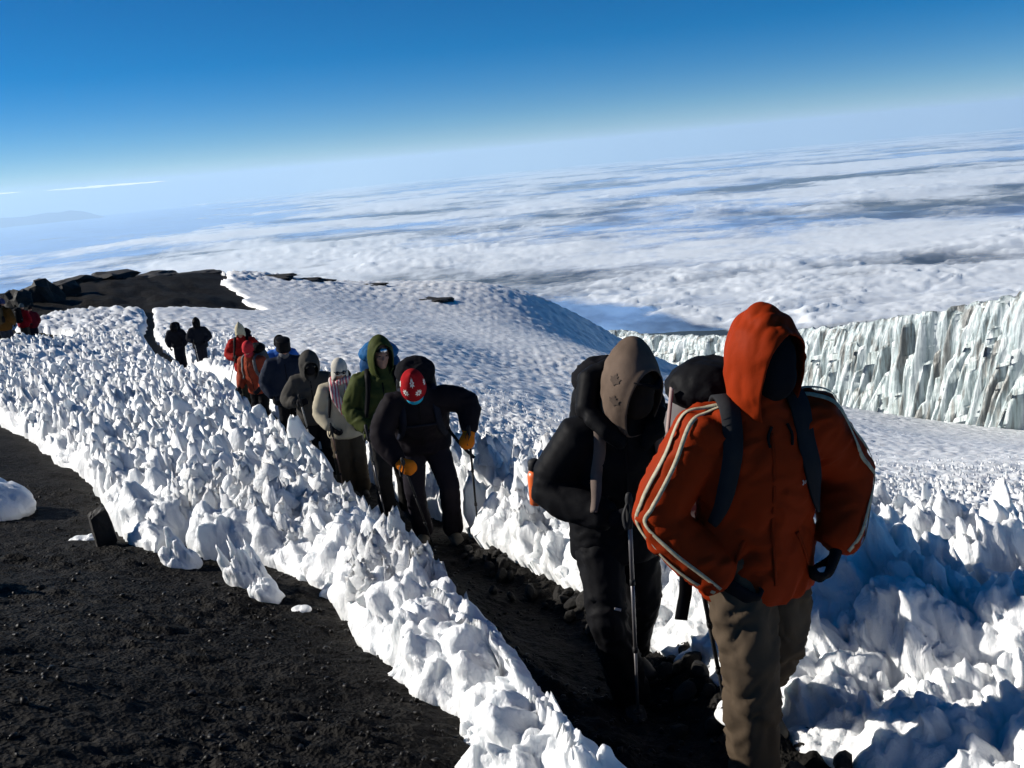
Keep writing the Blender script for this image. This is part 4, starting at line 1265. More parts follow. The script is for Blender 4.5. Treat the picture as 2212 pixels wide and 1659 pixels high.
# ---- backpack worn by a person: body, lid, pockets, straps on the chest
def backpack(info, mb, ml, label, size=(0.16, 0.13, 0.27), zc=1.25, out=0.25, straps=True, smat=None, sw=0.055, lidup=0.0, group="backpacks worn by the walkers", lash=None, xoff=0.0, chest=False):
    k, up = info['k'], info['up']
    root = empty("backpack"); child_top(root, info); tag(root, label, "backpack", group)
    c = up((xoff, out, zc)); a, b, h = size
    ax = up((0, 0, 2.0))-up((0, 0, 1.0))
    g = [tube_geo([c-ax*h, c-ax*h*0.8, c, c+ax*h*0.75, c+ax*h], [(a*0.8, b*0.7), (a, b), (a*1.05, b*1.05), (a, b), (a*0.85, b*0.8)], 16, (1, 0, 0), 0.25)]
    bag = link("bag", fuse("bag", [(v*k, f) for v, f in g], 0.016, 3, (0.008, 0.09, 7)), mb, root)
    lc = c+ax*(h+0.045+lidup)
    lg = [tube_geo([lc-ax*0.04, lc, lc+ax*0.045], [(a*0.95, b*1.05), (a*1.02, b*1.15), (a*0.85, b*0.9)], 16, (1, 0, 0), 0.3)]
    lid = link("lid", fuse("lid", [(v*k, f) for v, f in lg], 0.014, 3, (0.007, 0.06, 8)), ml, root)
    if lash:
        for q in lash:
            p0 = lc+V3(q*a, b*0.2-0.1, 0.02); p1 = c+ax*(h*0.6)+V3(q*a*1.08, b*0.2-0.08, 0)
            link("lash_strap", ribbon("lash_strap", [p0*k, lerp(p0, p1, 0.5)*k, p1*k], [V3(q, -0.3, 0)]*3, 0.018, 0.006), M_STRAP, root)
    for q in (-1, 1):
        pc = c-ax*h*0.45+V3(q*a*1.02, 0, 0)
        link("side_pocket", fuse("side_pocket", [(v*k, f) for v, f in [tube_geo([pc-ax*0.10, pc, pc+ax*0.08], [(0.035, 0.06), (0.045, 0.075), (0.03, 0.06)], 12, (1, 0, 0))]], 0.014, 2), ml, root)
    if straps:
        bv = info['bvh']
        for q in (-1, 1):
            path = []
            top = [(q*0.115, 0.13, 1.44), (q*0.12, 0.05, 1.50), (q*0.125, -0.06, 1.47)]
            fr = [(q*0.13, -0.14, 1.38), (q*0.145, -0.17, 1.28), (q*0.165, -0.16, 1.17), (q*0.185, -0.12, 1.08)]
            P1, N1 = on_skin(bv, [up(p)*k for p in top], lambda p: (0, 0.0, 1), 0.006)
            P2, N2 = on_skin(bv, [up(p)*k for p in fr], lambda p: (0, -1, 0.25), 0.006)
            P_, N_ = P1+P2, N1+N2
            if len(P_) > 3:
                link("shoulder_strap", ribbon("shoulder_strap", P_, N_, [sw, sw*1.15, sw*1.1, sw, sw*0.6], 0.012), smat or mb, root)
        if chest:
            P2, N2 = on_skin(bv, [up((x, -0.15, 1.27))*k for x in np.linspace(-0.14, 0.14, 6)], lambda p: (0, -1, 0.25), 0.012)
            if len(P2) > 3: link("chest_strap", ribbon("chest_strap", P2, N2, 0.022, 0.006), smat or mb, root)
    return root
M_STRAP = mat("cord", (0.30, 0.22, 0.20), 0.8)

# ---- trekking pole between a hand and the ground: shaft sections, grip, strap, basket, tip
def trekking_pole(a, b, label, mshaft=None, strap=True, band=None):
    a, b = Vector(a), Vector(b)
    root = empty("trekking_pole", b); tag(root, label, "trekking pole", "trekking poles of the walkers")
    d = (a-b); L = d.length; d.normalize()
    A_ = lambda t: np.array(d*t)
    mshaft = mshaft or M_POLE
    link("shaft", raw_mesh("shaft", [tube_geo([A_(0.05), A_(L*0.38)], [0.0065, 0.0072], 10, None, 0.1), tube_geo([A_(L*0.36), A_(L*0.70)], [0.0085, 0.0088], 10, None, 0.1), tube_geo([A_(L*0.68), A_(L-0.02)], [0.0098, 0.0100], 10, None, 0.1)]), mshaft, root)
    link("tip", raw_mesh("tip", [tube_geo([A_(0.0), A_(0.055)], [0.003, 0.006], 8)]), M_METAL, root)
    link("basket", raw_mesh("basket", [tube_geo([A_(0.062), A_(0.068), A_(0.074)], [0.016, 0.024, 0.012], 14, None, 0.1)]), M_GRIP, root)
    link("grip", raw_mesh("grip", [tube_geo([A_(L-0.06), A_(L-0.02), A_(L+0.03), A_(L+0.075), A_(L+0.095)], [0.013, 0.015, 0.014, 0.017, 0.013], 12)]), M_GRIP, root)
    for t in (0.37, 0.69):
        link("clamp", raw_mesh("clamp", [tube_geo([A_(L*t-0.012), A_(L*t+0.014)], [0.012, 0.012], 10, None, 0.1)]), M_GRIP, root)
    if strap:
        s0 = A_(L+0.07)
        link("wrist_strap", ribbon("wrist_strap", [s0, s0+V3(-0.03, -0.02, -0.06), s0+V3(-0.02, -0.035, -0.12), s0+V3(0.0, -0.02, -0.05), s0], [V3(-1, 0, 0), V3(-1, -0.5, 0), V3(0, -1, 0), V3(1, -0.5, 0), V3(1, 0, 0)], 0.016, 0.003), M_GRIP, root)
    return root
# ------------------------------------------------------------------ the walkers, nearest first
M_ORANGE = cloth("orange_shell", (0.225, 0.023, 0.0045), 0.6, 0.08)
M_KHAKI = cloth("khaki_trousers", (0.064, 0.047, 0.032), 0.8, 0.15)
M_TAN = cloth("tan_fleece", (0.115, 0.083, 0.063), 0.9, 0.25)
M_GREYPK = cloth("grey_pack", (0.13, 0.12, 0.12), 0.7)
M_STRIPE = mat("reflective_stripe", (0.33, 0.29, 0.20), 0.6, 0.3, (220, 0.3, 0.002), (60, 0.35))
M_STRIPED = mat("stripe_edge", (0.12, 0.10, 0.07), 0.6)
M_LOGO = mat("logo_thread", (0.42, 0.38, 0.36), 0.7)
M_PATCH = cloth("tan_patch", (0.080, 0.060, 0.048), 0.9, 0.1)
GRP = "walkers in the line on the track"

def stripes(info, q, offs, z_names=None):
    """two pale bands down the outside of a sleeve, from the collar to the cuff"""
    k, bv = info['k'], info['bvh']
    sh, el, wr = info['S'][q], info['E'][q], info['Wr'][q]
    inn = info['up']((q*0.13, -0.01, 1.45))
    axis = [inn, lerp(inn, sh, 0.6), sh, lerp(sh, el, 0.3), lerp(sh, el, 0.6), lerp(sh, el, 0.78), 0.25*lerp(sh, el, 0.72)+0.5*el+0.25*lerp(el, wr, 0.28), lerp(el, wr, 0.3), lerp(el, wr, 0.6), lerp(el, wr, 0.86)]
    outs = [V3(0, -0.1, 1), V3(q*0.35, -0.25, 1), V3(q*0.8, -0.5, 0.7), V3(q, -0.75, 0.25), V3(q, -0.85, 0.1), V3(q, -0.85, 0), V3(q*1, -0.6, -0.1), V3(q*0.5, -0.85, -0.35), V3(q*0.3, -0.8, -0.4), V3(q*0.2, -0.8, -0.4)]
    for oo in offs:
        P_, N_ = [], []
        for i, (p, o) in enumerate(zip(axis, outs)):
            o = o/np.linalg.norm(o)
            t = axis[min(i+1, len(axis)-1)]-axis[max(i-1, 0)]; t = t/np.linalg.norm(t)
            sd = np.cross(t, o); sd /= np.linalg.norm(sd)
            o2 = o+sd*oo*q/0.09; o2 /= np.linalg.norm(o2)
            h, n, _, _ = bv.ray_cast(Vector(p*k+o2*0.3), Vector(-o2))
            if h is not None and (np.array(h)-p*k)@o2 > 0:
                P_.append(np.array(h)+np.array(n)*0.005); N_.append(np.array(n))
        if len(P_) > 4:
            link("sleeve_stripe", ribbon("sleeve_stripe", P_, N_, 0.016, 0.0015, 8), M_STRIPE, info['jacket'])

def logo(info, x, z, w, n=7, h=0.012, m=None):
    """tiny stitched lettering on the chest"""
    k, bv = info['k'], info['bvh']
    gs = []
    for i in range(n):
        xx = x+w*(i/(n-1)-0.5)
        hh = h*(1.0 if i % 3 else 1.5)
        P_, N_ = on_skin(bv, [info['up']((xx, -0.1, z+hh/2))*k, info['up']((xx+0.004, -0.1, z))*k, info['up']((xx, -0.1, z-hh/2))*k], (0, -1, 0.1), 0.001)
        if len(P_) == 3:
            me = ribbon("t", P_, N_, w/n*0.6, 0.0015, 2); gs.append((coords(me), [tuple(p.vertices) for p in me.polygons])); bpy.data.meshes.remove(me)
    if gs: link("chest_logo", raw_mesh("chest_logo", gs), m or M_LOGO, info['jacket'])

# 1 ---- orange jacket, nearest
p1 = make_person(dict(seed=1, pos=(0.845, 3.45), rz=8, h=1.78, voxel=0.0135, lean=7, label="walker in an orange hooded jacket with striped sleeves and khaki trousers", group=GRP,
    armR=((-0.39, 0.0, 1.08), (-0.17, -0.14, 0.84)), armL=((0.40, 0.05, 1.12), (0.27, -0.10, 0.88)), handR=(0.3, -0.2, -0.3), handL=(-0.2, -0.2, -0.3),
    legR=((-0.09, -0.15, 0.52), (-0.10, -0.17, 0.10)), legL=((0.08, 0.0, 0.50), (0.07, 0.27, 0.15)), footpitch={1: 0.3},
    head=(24, 0, 4), jacket=M_ORANGE, trousers=M_KHAKI, boots=M_BOOT, puff=1.08, tpuff=0.96, bulk=1.02, hem=0.74, tw=1.12, jwr=0.019, jfold=0.10, twr=0.022, zipmat=cloth("orange_zip", (0.17, 0.018, 0.004)),
    gear=[('mask', M_BLACK2), ('hood', M_ORANGE, dict(size=(0.128, 0.150, 0.168), open_deg=60, down=1.55, peak=0.03, wr=(0.013, 0.075, 4), axis_pitch=16, lip=0.012, nu=64, nv=40))]))
stripes(p1, -1, (-0.026, 0.018)); stripes(p1, 1, (-0.026, 0.018))
logo(p1, 0.14, 1.20, 0.06)
bp1 = backpack(p1, M_GREYPK, M_BLACK, "grey and black backpack showing behind the orange hooded walker's shoulder", (0.17, 0.14, 0.25), 1.14, 0.28, True, cloth("pack_strap", (0.022, 0.022, 0.024)), 0.062, 0.02, lash=(-1,), xoff=-0.07)
for q in (-1, 1):   # drawcords at the throat
    P_, N_ = on_skin(p1['bvh'], [p1['up'](p)*p1['k'] for p in ((q*0.03+0.03, -0.1, 1.42), (q*0.045+0.03, -0.1, 1.38), (q*0.04+0.03, -0.1, 1.34))], (0, -1, 0.3), 0.004)
    if len(P_) == 3: link("drawcord", ribbon("drawcord", P_, N_, 0.008, 0.006), M_BLACK, p1['jacket'])
for q in (-1, 1):   # slanted hand pockets
    P_, N_ = on_skin(p1['bvh'], [p1['up'](p)*p1['k'] for p in ((q*0.10, -0.2, 1.02), (q*0.125, -0.2, 0.95), (q*0.15, -0.2, 0.88))], (0, -1, 0.0), 0.002)
    if len(P_) == 3: link("pocket_zip", ribbon("pocket_zip", P_, N_, 0.014, 0.004), cloth("zip_flap", (0.20, 0.022, 0.005)), p1['jacket'])
# pole and strap hanging from his right hand
pa, pb = at(1513, 1245, 3.60), at(1572, 1540, 3.86)
trekking_pole(pa, (pb.x, pb.y, gz1(pb.x, pb.y)), "dark trekking pole hanging at the orange walker's side", M_GRIP, False)
bag = link("hanging_strap", ribbon("hanging_strap", [V3(0, 0, 0.03), V3(-0.004, 0.01, -0.06), V3(-0.016, 0.012, -0.12), V3(-0.028, 0.01, -0.175)], [V3(0.1, -1, 0)]*4, 0.050, 0.010), M_BLACK)
bag.location = at(1482, 1248, 3.58); tag(bag, "wide black strap dangling below the orange jacket's cuff", "strap")

# 2 ---- black jacket, tan hood
p2 = make_person(dict(seed=2, pos=(0.43, 4.42), rz=10, h=1.80, voxel=0.013, lean=12, sidelean=0.06, label="walker in a black jacket with a tan fleece hood, head bowed", group=GRP,
    armR=((-0.33, -0.02, 1.12), (-0.10, -0.30, 1.05)), armL=((0.34, -0.02, 1.14), (0.30, -0.20, 0.93)), handR=(0.5, -0.3, 0.15), handL=(0, -0.3, -0.3),
    legR=((-0.13, -0.20, 0.53), (-0.02, -0.14, 0.10)), legL=((0.10, 0.0, 0.50), (0.09, 0.22, 0.13)),
    head=(20, 8, 3), headoff=(0.0, -0.02, -0.01), jacket=M_BLACK, trousers=cloth("black_trousers", (0.009, 0.009, 0.010), 0.6), puff=1.06, tpuff=0.98, bulk=1.02, hem=0.76, tw=1.05, jwr=0.013, twr=0.016,
    gear=[('mask', cloth("tan_mask", (0.022, 0.017, 0.014), 0.9)), ('hood', M_TAN, dict(size=(0.122, 0.146, 0.165), open_deg=55, down=1.5, peak=0.05, wr=(0.008, 0.07, 6), axis_pitch=12, lip=0.012, nu=60, nv=36))]))
logo(p2, 0.11, 1.24, 0.05, 6, 0.010)
# dark cap peak under the hood, folded jacket hood on the back of the neck
pk = [tube_geo([p2['C']+p2['M']@V3(-0.07, -0.10, 0.06), p2['C']+p2['M']@V3(0, -0.155, 0.05), p2['C']+p2['M']@V3(0.07, -0.10, 0.06)], [(0.012, 0.008), (0.03, 0.008), (0.012, 0.008)], 10)]
link("cap_peak", raw_mesh("cap_peak", [(v*p2['k'], f) for v, f in pk]), M_BLACK2, p2['root'])
fh = [tube_geo([p2['up']((-0.17, 0.0, 1.50)), p2['up']((-0.13, 0.10, 1.60)), p2['up']((0, 0.15, 1.62)), p2['up']((0.13, 0.10, 1.58)), p2['up']((0.16, 0.0, 1.49))], [(0.045, 0.05), (0.06, 0.075), (0.065, 0.085), (0.06, 0.07), (0.04, 0.05)], 12),
      tube_geo([p2['up']((-0.15, -0.04, 1.50)), p2['up']((-0.10, -0.12, 1.46)), p2['up']((-0.04, -0.15, 1.40))], [(0.05, 0.03), (0.05, 0.03), (0.03, 0.02)], 10),
      tube_geo([p2['up']((0.15, -0.04, 1.49)), p2['up']((0.12, -0.12, 1.45)), p2['up']((0.06, -0.15, 1.38))], [(0.05, 0.03), (0.05, 0.03), (0.03, 0.02)], 10)]
link("folded_hood", fuse("folded_hood", [(v*p2['k'], f) for v, f in fh], 0.013, 3, (0.010, 0.07, 12)), M_BLACK, p2['root'])
def leaf(info, ang, lat, sc):
    """faint leaf print stitched on the side of the hood"""
    pts = [(0, 1), (0.16, 0.62), (0.34, 0.74), (0.30, 0.40), (0.85, 0.45), (0.66, 0.14), (0.74, -0.02), (0.22, -0.22), (0.0, -0.5)]
    out = pts+[(-x, y) for x, y in pts[-2:0:-1]]
    bv = bvh_of(info['hood'].data); Cw = info['C']*info['k']
    V = []
    for x, y in [(0, 0.1)]+out:
        a = ang+x*sc; b = lat+y*sc
        d = info['M']@V3(math.cos(b)*math.sin(a), -math.cos(b)*math.cos(a), math.sin(b))
        h, n, _, _ = bv.ray_cast(Vector(Cw+d*0.6), Vector(-d))
        V.append(np.array(h)+d*0.003 if h is not None else Cw+d*0.15)
    n = len(V)-1
    me = bpy.data.meshes.new("leaf_print"); me.from_pydata([v.tolist() for v in V], [], [(0, 1+i, 1+(i+1) % n) for i in range(n)]); me.update()
    link("leaf_print", me, M_PATCH, info['hood'])
leaf(p2, -1.35, 0.35, 0.30); leaf(p2, -1.25, -0.35, 0.28)
bp2 = backpack(p2, M_BLACK, M_BLACK2, "black backpack with a tan strap edge worn by the tan hooded walker", (0.16, 0.12, 0.25), 1.24, 0.26, True, cloth("tan_strap", (0.13, 0.10, 0.085), 0.8), 0.05)
bt = empty("water_bottle"); child_top(bt, p2); tag(bt, "orange bottle with a black cap beside the black jacket's sleeve", "bottle")
bc = V3(-0.335, 0.16, 1.16)*p2['k']
link("bottle", raw_mesh("bottle", [tube_geo([bc-V3(0, 0, 0.16), bc-V3(0, 0, 0.02), bc], [0.036, 0.037, 0.030], 16, None, 0.2)]), mat("orange_plastic", (0.75, 0.14, 0.03), 0.35, 0.5), bt)
link("bottle_cap", raw_mesh("bottle_cap", [tube_geo([bc+V3(0, 0, 0.012), bc+V3(0, 0, 0.05), bc+V3(0, 0, 0.06)], [0.030, 0.030, 0.022], 14, None, 0.2)]), M_GRIP, bt)
hw = to_world(p2, p2['Wr'][-1]+V3(0.06, -0.06, 0.03)); b_ = (hw.x-0.02, hw.y+0.02)
trekking_pole(hw, (b_[0], b_[1], gz1(*b_)), "grey trekking pole planted in front of the tan hooded walker", mat("pole_grey", (0.16, 0.15, 0.15), 0.35, 0.5, None, None, metal=0.5))
kp, kn = on_skin(bvh_of(p2['tm']), [V3(-0.11, -0.1, z)*p2['k'] for z in (0.61, 0.60)], (0, -1, 0), 0.001)
if len(kp) == 2: link("knee_logo", ribbon("knee_logo", [kp[0], kp[1]+V3(0.03, 0, 0)], kn, 0.012, 0.002), M_LOGO, p2['trousers'])

# 3 ---- bent over, red knitted hat, orange mittens
M_DKPURP = cloth("dark_plum_jacket", (0.011, 0.009, 0.011), 0.7)
M_RED = cloth("red_knit", (0.27, 0.011, 0.014), 0.95, 0.15)
M_MITT = cloth("orange_mitten", (0.55, 0.15, 0.012), 0.8, 0.1)
p3 = make_person(dict(seed=3, pos=(-0.80, 8.15), rz=6, h=1.84, voxel=0.0165, bvoxel=0.016, lean=37, label="bent walker in a dark jacket with a red snowflake hat and orange mittens", group=GRP,
    armR=((-0.34, -0.30, 1.06), (-0.19, -0.46, 0.86)), armL=((0.40, -0.26, 1.24), (0.36, -0.40, 1.02)), handR=(0.3, -0.2, -0.3), handL=(0.0, -0.2, -0.4),
    legR=((-0.11, -0.12, 0.51), (-0.08, 0.05, 0.10)), legL=((0.17, -0.16, 0.53), (0.17, -0.02, 0.10)),
    head=(-4, 34, 0), headoff=(-0.02, 0.0, 0.0), jacket=M_DKPURP, trousers=cloth("dark_plum_trousers", (0.016, 0.014, 0.018), 0.75), boots=M_BOOT, puff=1.06, hem=0.82, mitts=True, gloveR=M_MITT, gloveL=M_MITT, jwr=0.013,
    gear=[('cap', M_RED, dict(size=(0.096, 0.116, 0.152), point=0.02)), ('buff', cloth("turquoise_buff", (0.02, 0.30, 0.45), 0.8))]))
def snowflake(info, ang, lat, r):
    capm = info['cap']; bv = bvh_of(capm.data); Cw = (info['C']+info['M']@V3(0, 0.008, 0.02))*info['k']
    gs = []
    for i in range(8):
        t = 2*math.pi*i/8
        V = []
        for rr, w in ((0.12, 0.0), (0.55, 0.20), (1.0, 0.0), (0.55, -0.20)):
            x = r*(rr*math.cos(t)-w*math.sin(t)); y = r*(rr*math.sin(t)+w*math.cos(t))
            a, b = ang+x, lat+y
            d = info['M']@V3(math.cos(b)*math.sin(a), -math.cos(b)*math.cos(a), math.sin(b))
            h, n, _, _ = bv.ray_cast(Vector(Cw+d*0.5), Vector(-d))
            V.append((np.array(h) if h is not None else Cw+d*0.1)+d*0.0025)
        gs.append((np.array(V), [(0, 1, 2, 3)]))
    link("snowflake_pattern", raw_mesh("snowflake_pattern", gs), M_WHITE, capm, smooth=False)
for ang, lat in ((-0.55, 0.42), (0.42, 0.38), (1.45, 0.5), (-1.5, 0.5), (0.05, 1.15)): snowflake(p3, ang, lat, 0.30)
backpack(p3, M_BLACK, M_BLACK2, "large black backpack humped over the bent walker's back", (0.16, 0.13, 0.25), 1.20, 0.22, True, cloth("blue_black_strap", (0.012, 0.014, 0.022)), 0.055, 0.0, chest=True)
h3 = to_world(p3, p3['Wr'][1]+V3(0.0, -0.05, -0.02)); trekking_pole(h3, (h3.x-0.01, h3.y+0.02, gz1(h3.x, h3.y)+0.02), "dark trekking pole under the bent walker's outstretched orange mitten", M_GRIP)
h3 = to_world(p3, p3['Wr'][-1]+V3(0.03, -0.05, -0.03)); b_ = (h3.x+0.16, h3.y+0.08); trekking_pole(h3, (b_[0], b_[1], gz1(*b_)), "dark trekking pole in front of the bent walker's legs", M_GRIP)
P_ = [V3(0.20, -0.10, 1.02), V3(0.30, -0.14, 0.86), V3(0.40, -0.16, 0.74)]
ls = link("loose_strap", ribbon("loose_strap", [q*p3['k'] for q in P_], [V3(0.3, -1, 0.3)]*3, 0.026, 0.006), M_BLACK); child_top(ls, p3); tag(ls, "loose black belt strap hanging beside the bent walker's hip", "strap")

# 4 ---- green hooded jacket with headlamp
M_GREEN = cloth("green_shell", (0.047, 0.056, 0.017), 0.65, 0.12)
p4 = make_person(dict(seed=4, pos=(-1.24, 9.35), rz=8, h=1.86, voxel=0.016, bvoxel=0.0105, lean=6, label="tall walker in a green hooded jacket wearing a headlamp", group=GRP,
    armR=((-0.32, 0.0, 1.12), (-0.16, -0.22, 0.97)), armL=((0.32, 0.0, 1.12), (0.20, -0.22, 0.97)), handR=(0.3, -0.3, -0.2), handL=(-0.3, -0.3, -0.2),
    legR=((-0.10, -0.12, 0.51), (-0.09, 0.02, 0.10)), legL=((0.10, -0.02, 0.50), (0.10, 0.12, 0.10)),
    head=(14, 2, 2), jacket=M_GREEN, trousers=cloth("charcoal_trousers", (0.022, 0.021, 0.021), 0.7), puff=1.06, hem=0.84, jwr=0.013,
    gear=[('eyes', None), ('headlamp', None), ('hood', M_GREEN, dict(size=(0.118, 0.138, 0.165), open_deg=56, down=1.5, peak=0.015, wr=(0.009, 0.07, 9), axis_pitch=8, lip=0.012))]))
backpack(p4, cloth("blue_pack", (0.012, 0.05, 0.13), 0.6), cloth("blue_lid", (0.02, 0.10, 0.24), 0.6), "blue backpack showing over the green jacket's shoulder", (0.19, 0.13, 0.25), 1.29, 0.25, True, M_BLACK, 0.045)
for q, dx, dy, lab in ((-1, 0.12, -0.30, "slim grey trekking pole slanting down from the green walker's right glove"), (1, -0.10, -0.10, "second trekking pole of the green walker, nearer his left leg")):
    h4 = to_world(p4, p4['Wr'][q]+V3(0.03*q, -0.07, -0.02)); b_ = (h4.x+dx, h4.y+dy); trekking_pole(h4, (b_[0], b_[1], gz1(*b_)), lab)

# 5 ---- cream jacket, earflap cap, sunglasses, scarf
M_CREAM = cloth("cream_jacket", (0.36, 0.32, 0.235), 0.75, 0.08)
def scarf_mat():
    m = mat("striped_scarf", (0.5, 0.4, 0.4), 0.9, 0.1)
    n, l = m.node_tree.nodes, m.node_tree.links
    tc = n.new('ShaderNodeTexCoord'); w = n.new('ShaderNodeTexWave'); w.inputs['Scale'].default_value = 9; w.inputs['Distortion'].default_value = 2.5; w.bands_direction = 'X'
    cr = n.new('ShaderNodeValToRGB'); e = cr.color_ramp.elements
    e[0].color = (0.42, 0.07, 0.09, 1); e[1].color = (0.55, 0.50, 0.45, 1)
    a = e.new(0.35); a.color = (0.50, 0.22, 0.24, 1); a = e.new(0.55); a.color = (0.10, 0.11, 0.12, 1); a = e.new(0.7); a.color = (0.50, 0.42, 0.38, 1)
    l.new(tc.outputs['Object'], w.inputs['Vector']); l.new(w.outputs[0], cr.inputs[0]); l.new(cr.outputs[0], n['Principled BSDF'].inputs['Base Color'])
    return m
p5 = make_person(dict(seed=5, pos=(-1.98, 11.3), rz=9, h=1.74, voxel=0.018, bvoxel=0.013, lean=5, label="walker in a cream jacket with white earflap cap and dark sunglasses", group=GRP,
    armR=((-0.30, 0.02, 1.10), (-0.17, -0.20, 0.96)), armL=((0.30, 0.02, 1.12), (0.22, -0.18, 0.97)), handR=(0.3, -0.3, -0.3), handL=(-0.3, -0.3, -0.2),
    legR=((-0.10, -0.08, 0.50), (-0.10, 0.02, 0.10)), legL=((0.10, -0.05, 0.50), (0.10, 0.08, 0.10)),
    head=(8, 10, 0), jacket=M_CREAM, trousers=cloth("olive_brown_trousers", (0.052, 0.042, 0.030), 0.8), tw=1.12, puff=1.05, hem=0.80, zipmat=M_CREAM,
    gear=[('cap', cloth("white_cap", (0.45, 0.42, 0.36), 0.9), dict(size=(0.096, 0.114, 0.128), flaps=True)), ('glasses', M_GLASS), ('scarf', scarf_mat())]))
backpack(p5, M_BLACK, M_BLACK2, "small black backpack on the cream jacketed walker", (0.13, 0.09, 0.2), 1.24, 0.23, True, M_BLACK, 0.035)
h5 = to_world(p5, p5['Wr'][-1]+V3(0.0, -0.07, -0.02)); b_ = (h5.x+0.06, h5.y-0.05); trekking_pole(h5, (b_[0], b_[1], gz1(*b_)), "brown trekking pole in the cream walker's black glove", mat("pole_brown", (0.10, 0.05, 0.03), 0.4, 0.5))

# 6 ---- grey hooded jacket with goggles
M_GREY = cloth("grey_jacket", (0.055, 0.051, 0.045), 0.75, 0.1)
p6 = make_person(dict(seed=6, pos=(-2.52, 12.3), rz=9, h=1.76, voxel=0.019, lean=10, label="walker in a grey hooded jacket with dark goggles", group=GRP,
    armR=((-0.35, -0.04, 1.14), (-0.20, -0.26, 1.15)), armL=((0.30, 0.0, 1.12), (0.24, -0.18, 0.95)), handR=(0.4, -0.3, 0.1), handL=(-0.2, -0.3, -0.3),
    legR=((-0.10, -0.08, 0.50), (-0.10, 0.02, 0.10)), legL=((0.11, -0.12, 0.51), (0.11, 0.0, 0.10)),
    head=(10, 14, 0), jacket=M_GREY, trousers=M_BLACK, puff=1.06, hem=0.82,
    gear=[('mask', M_BLACK2), ('glasses', M_GLASS), ('hood', M_GREY, dict(size=(0.130, 0.148, 0.165), open_deg=50, down=1.5, peak=0.01, wr=(0.006, 0.07, 11), axis_pitch=12))]))
h6 = to_world(p6, p6['Wr'][-1]+V3(0.05, -0.06, 0.02)); b_ = (h6.x+0.12, h6.y+0.0); trekking_pole(h6, (b_[0], b_[1], gz1(*b_)), "pale trekking pole held upright by the grey hooded walker", mat("pole_pale", (0.30, 0.29, 0.26), 0.4, 0.5))

# 7 ---- navy jacket, tall black cap
p7 = make_person(dict(seed=7, pos=(-3.36, 14.7), rz=10, h=1.84, voxel=0.021, bvoxel=0.014, lean=8, label="walker in a navy jacket with a tall black cap", group=GRP,
    armR=((-0.33, 0.0, 1.12), (-0.22, -0.20, 0.92)), armL=((0.33, 0.0, 1.12), (0.26, -0.18, 0.92)),
    legR=((-0.11, -0.04, 0.50), (-0.10, 0.06, 0.10)), legL=((0.11, -0.10, 0.51), (0.11, 0.0, 0.10)),
    head=(12, 14, 0), jacket=cloth("navy_jacket", (0.016, 0.020, 0.032), 0.6), trousers=M_BLACK, puff=1.08, bulk=1.05, hem=0.78,
    gear=[('eyes', None), ('cap', M_BLACK, dict(size=(0.100, 0.118, 0.128), flat=1.0)), ('buff', cloth("grey_collar", (0.10, 0.10, 0.105), 0.8))]))

# 8 ---- rust jacket and red cap, half hidden; 9 ---- blue jacket, behind
p8 = make_person(dict(seed=8, pos=(-4.35, 16.9), rz=-25, h=1.74, voxel=0.02, lean=16, label="stooping walker in a rust orange jacket with a red cap", group=GRP,
    armR=((-0.30, -0.06, 1.10), (-0.22, -0.28, 0.92)), armL=((0.30, -0.06, 1.10), (0.22, -0.28, 0.92)),
    legR=((-0.10, -0.06, 0.50), (-0.10, 0.06, 0.10)), legL=((0.10, -0.10, 0.51), (0.10, 0.0, 0.10)),
    head=(25, 10, 0), jacket=cloth("rust_jacket", (0.24, 0.045, 0.022), 0.7), trousers=M_BLACK, puff=1.06, hem=0.78,
    gear=[('cap', cloth("red_cap", (0.40, 0.03, 0.035), 0.9), dict(size=(0.098, 0.116, 0.13))), ('buff', cloth("red_buff", (0.38, 0.03, 0.04), 0.9))]))
backpack(p8, cloth("slate_pack", (0.07, 0.075, 0.08)), M_BLACK, "slate grey backpack on the stooping rust jacketed walker", (0.15, 0.11, 0.23), 1.24, 0.24, True, cloth("slate_strap", (0.10, 0.10, 0.10)), 0.05)
p9 = make_person(dict(seed=9, pos=(-4.15, 18.0), rz=5, h=1.80, voxel=0.022, lean=12, label="walker in bright blue with a black cap, half hidden behind the navy jacket", group=GRP,
    armR=((-0.30, -0.06, 1.10), (-0.22, -0.24, 0.92)), armL=((0.30, -0.06, 1.10), (0.22, -0.24, 0.92)),
    legR=((-0.10, -0.06, 0.50), (-0.10, 0.06, 0.10)), legL=((0.10, -0.10, 0.51), (0.10, 0.0, 0.10)),
    head=(10, 16, 0), jacket=cloth("blue_jacket", (0.03, 0.11, 0.38), 0.6), trousers=cloth("red_trousers", (0.36, 0.02, 0.03), 0.8), puff=1.06, hem=0.82,
    gear=[('cap', M_BLACK2, dict(size=(0.102, 0.120, 0.130)))]))

# 10 ---- red jacket, beige cap
p10 = make_person(dict(seed=10, pos=(-5.72, 21.3), rz=4, h=1.86, voxel=0.022, bvoxel=0.015, lean=6, label="walker in a red jacket with a beige earflap cap", group=GRP,
    armR=((-0.34, 0.02, 1.13), (-0.14, -0.20, 1.08)), armL=((0.34, 0.04, 1.13), (0.26, -0.14, 0.96)), handR=(0.5, -0.2, 0.0),
    legR=((-0.09, -0.06, 0.50), (-0.09, 0.02, 0.10)), legL=((0.10, -0.04, 0.50), (0.10, 0.10, 0.10)),
    head=(4, 12, 0), jacket=cloth("red_shell", (0.26, 0.012, 0.010), 0.65), trousers=cloth("olive_black_trousers", (0.030, 0.030, 0.022)), puff=1.08, hem=0.78,
    gear=[('cap', cloth("beige_cap", (0.45, 0.40, 0.27), 0.95), dict(size=(0.098, 0.116, 0.15), point=0.05, flaps=True)), ('eyes', None)]))
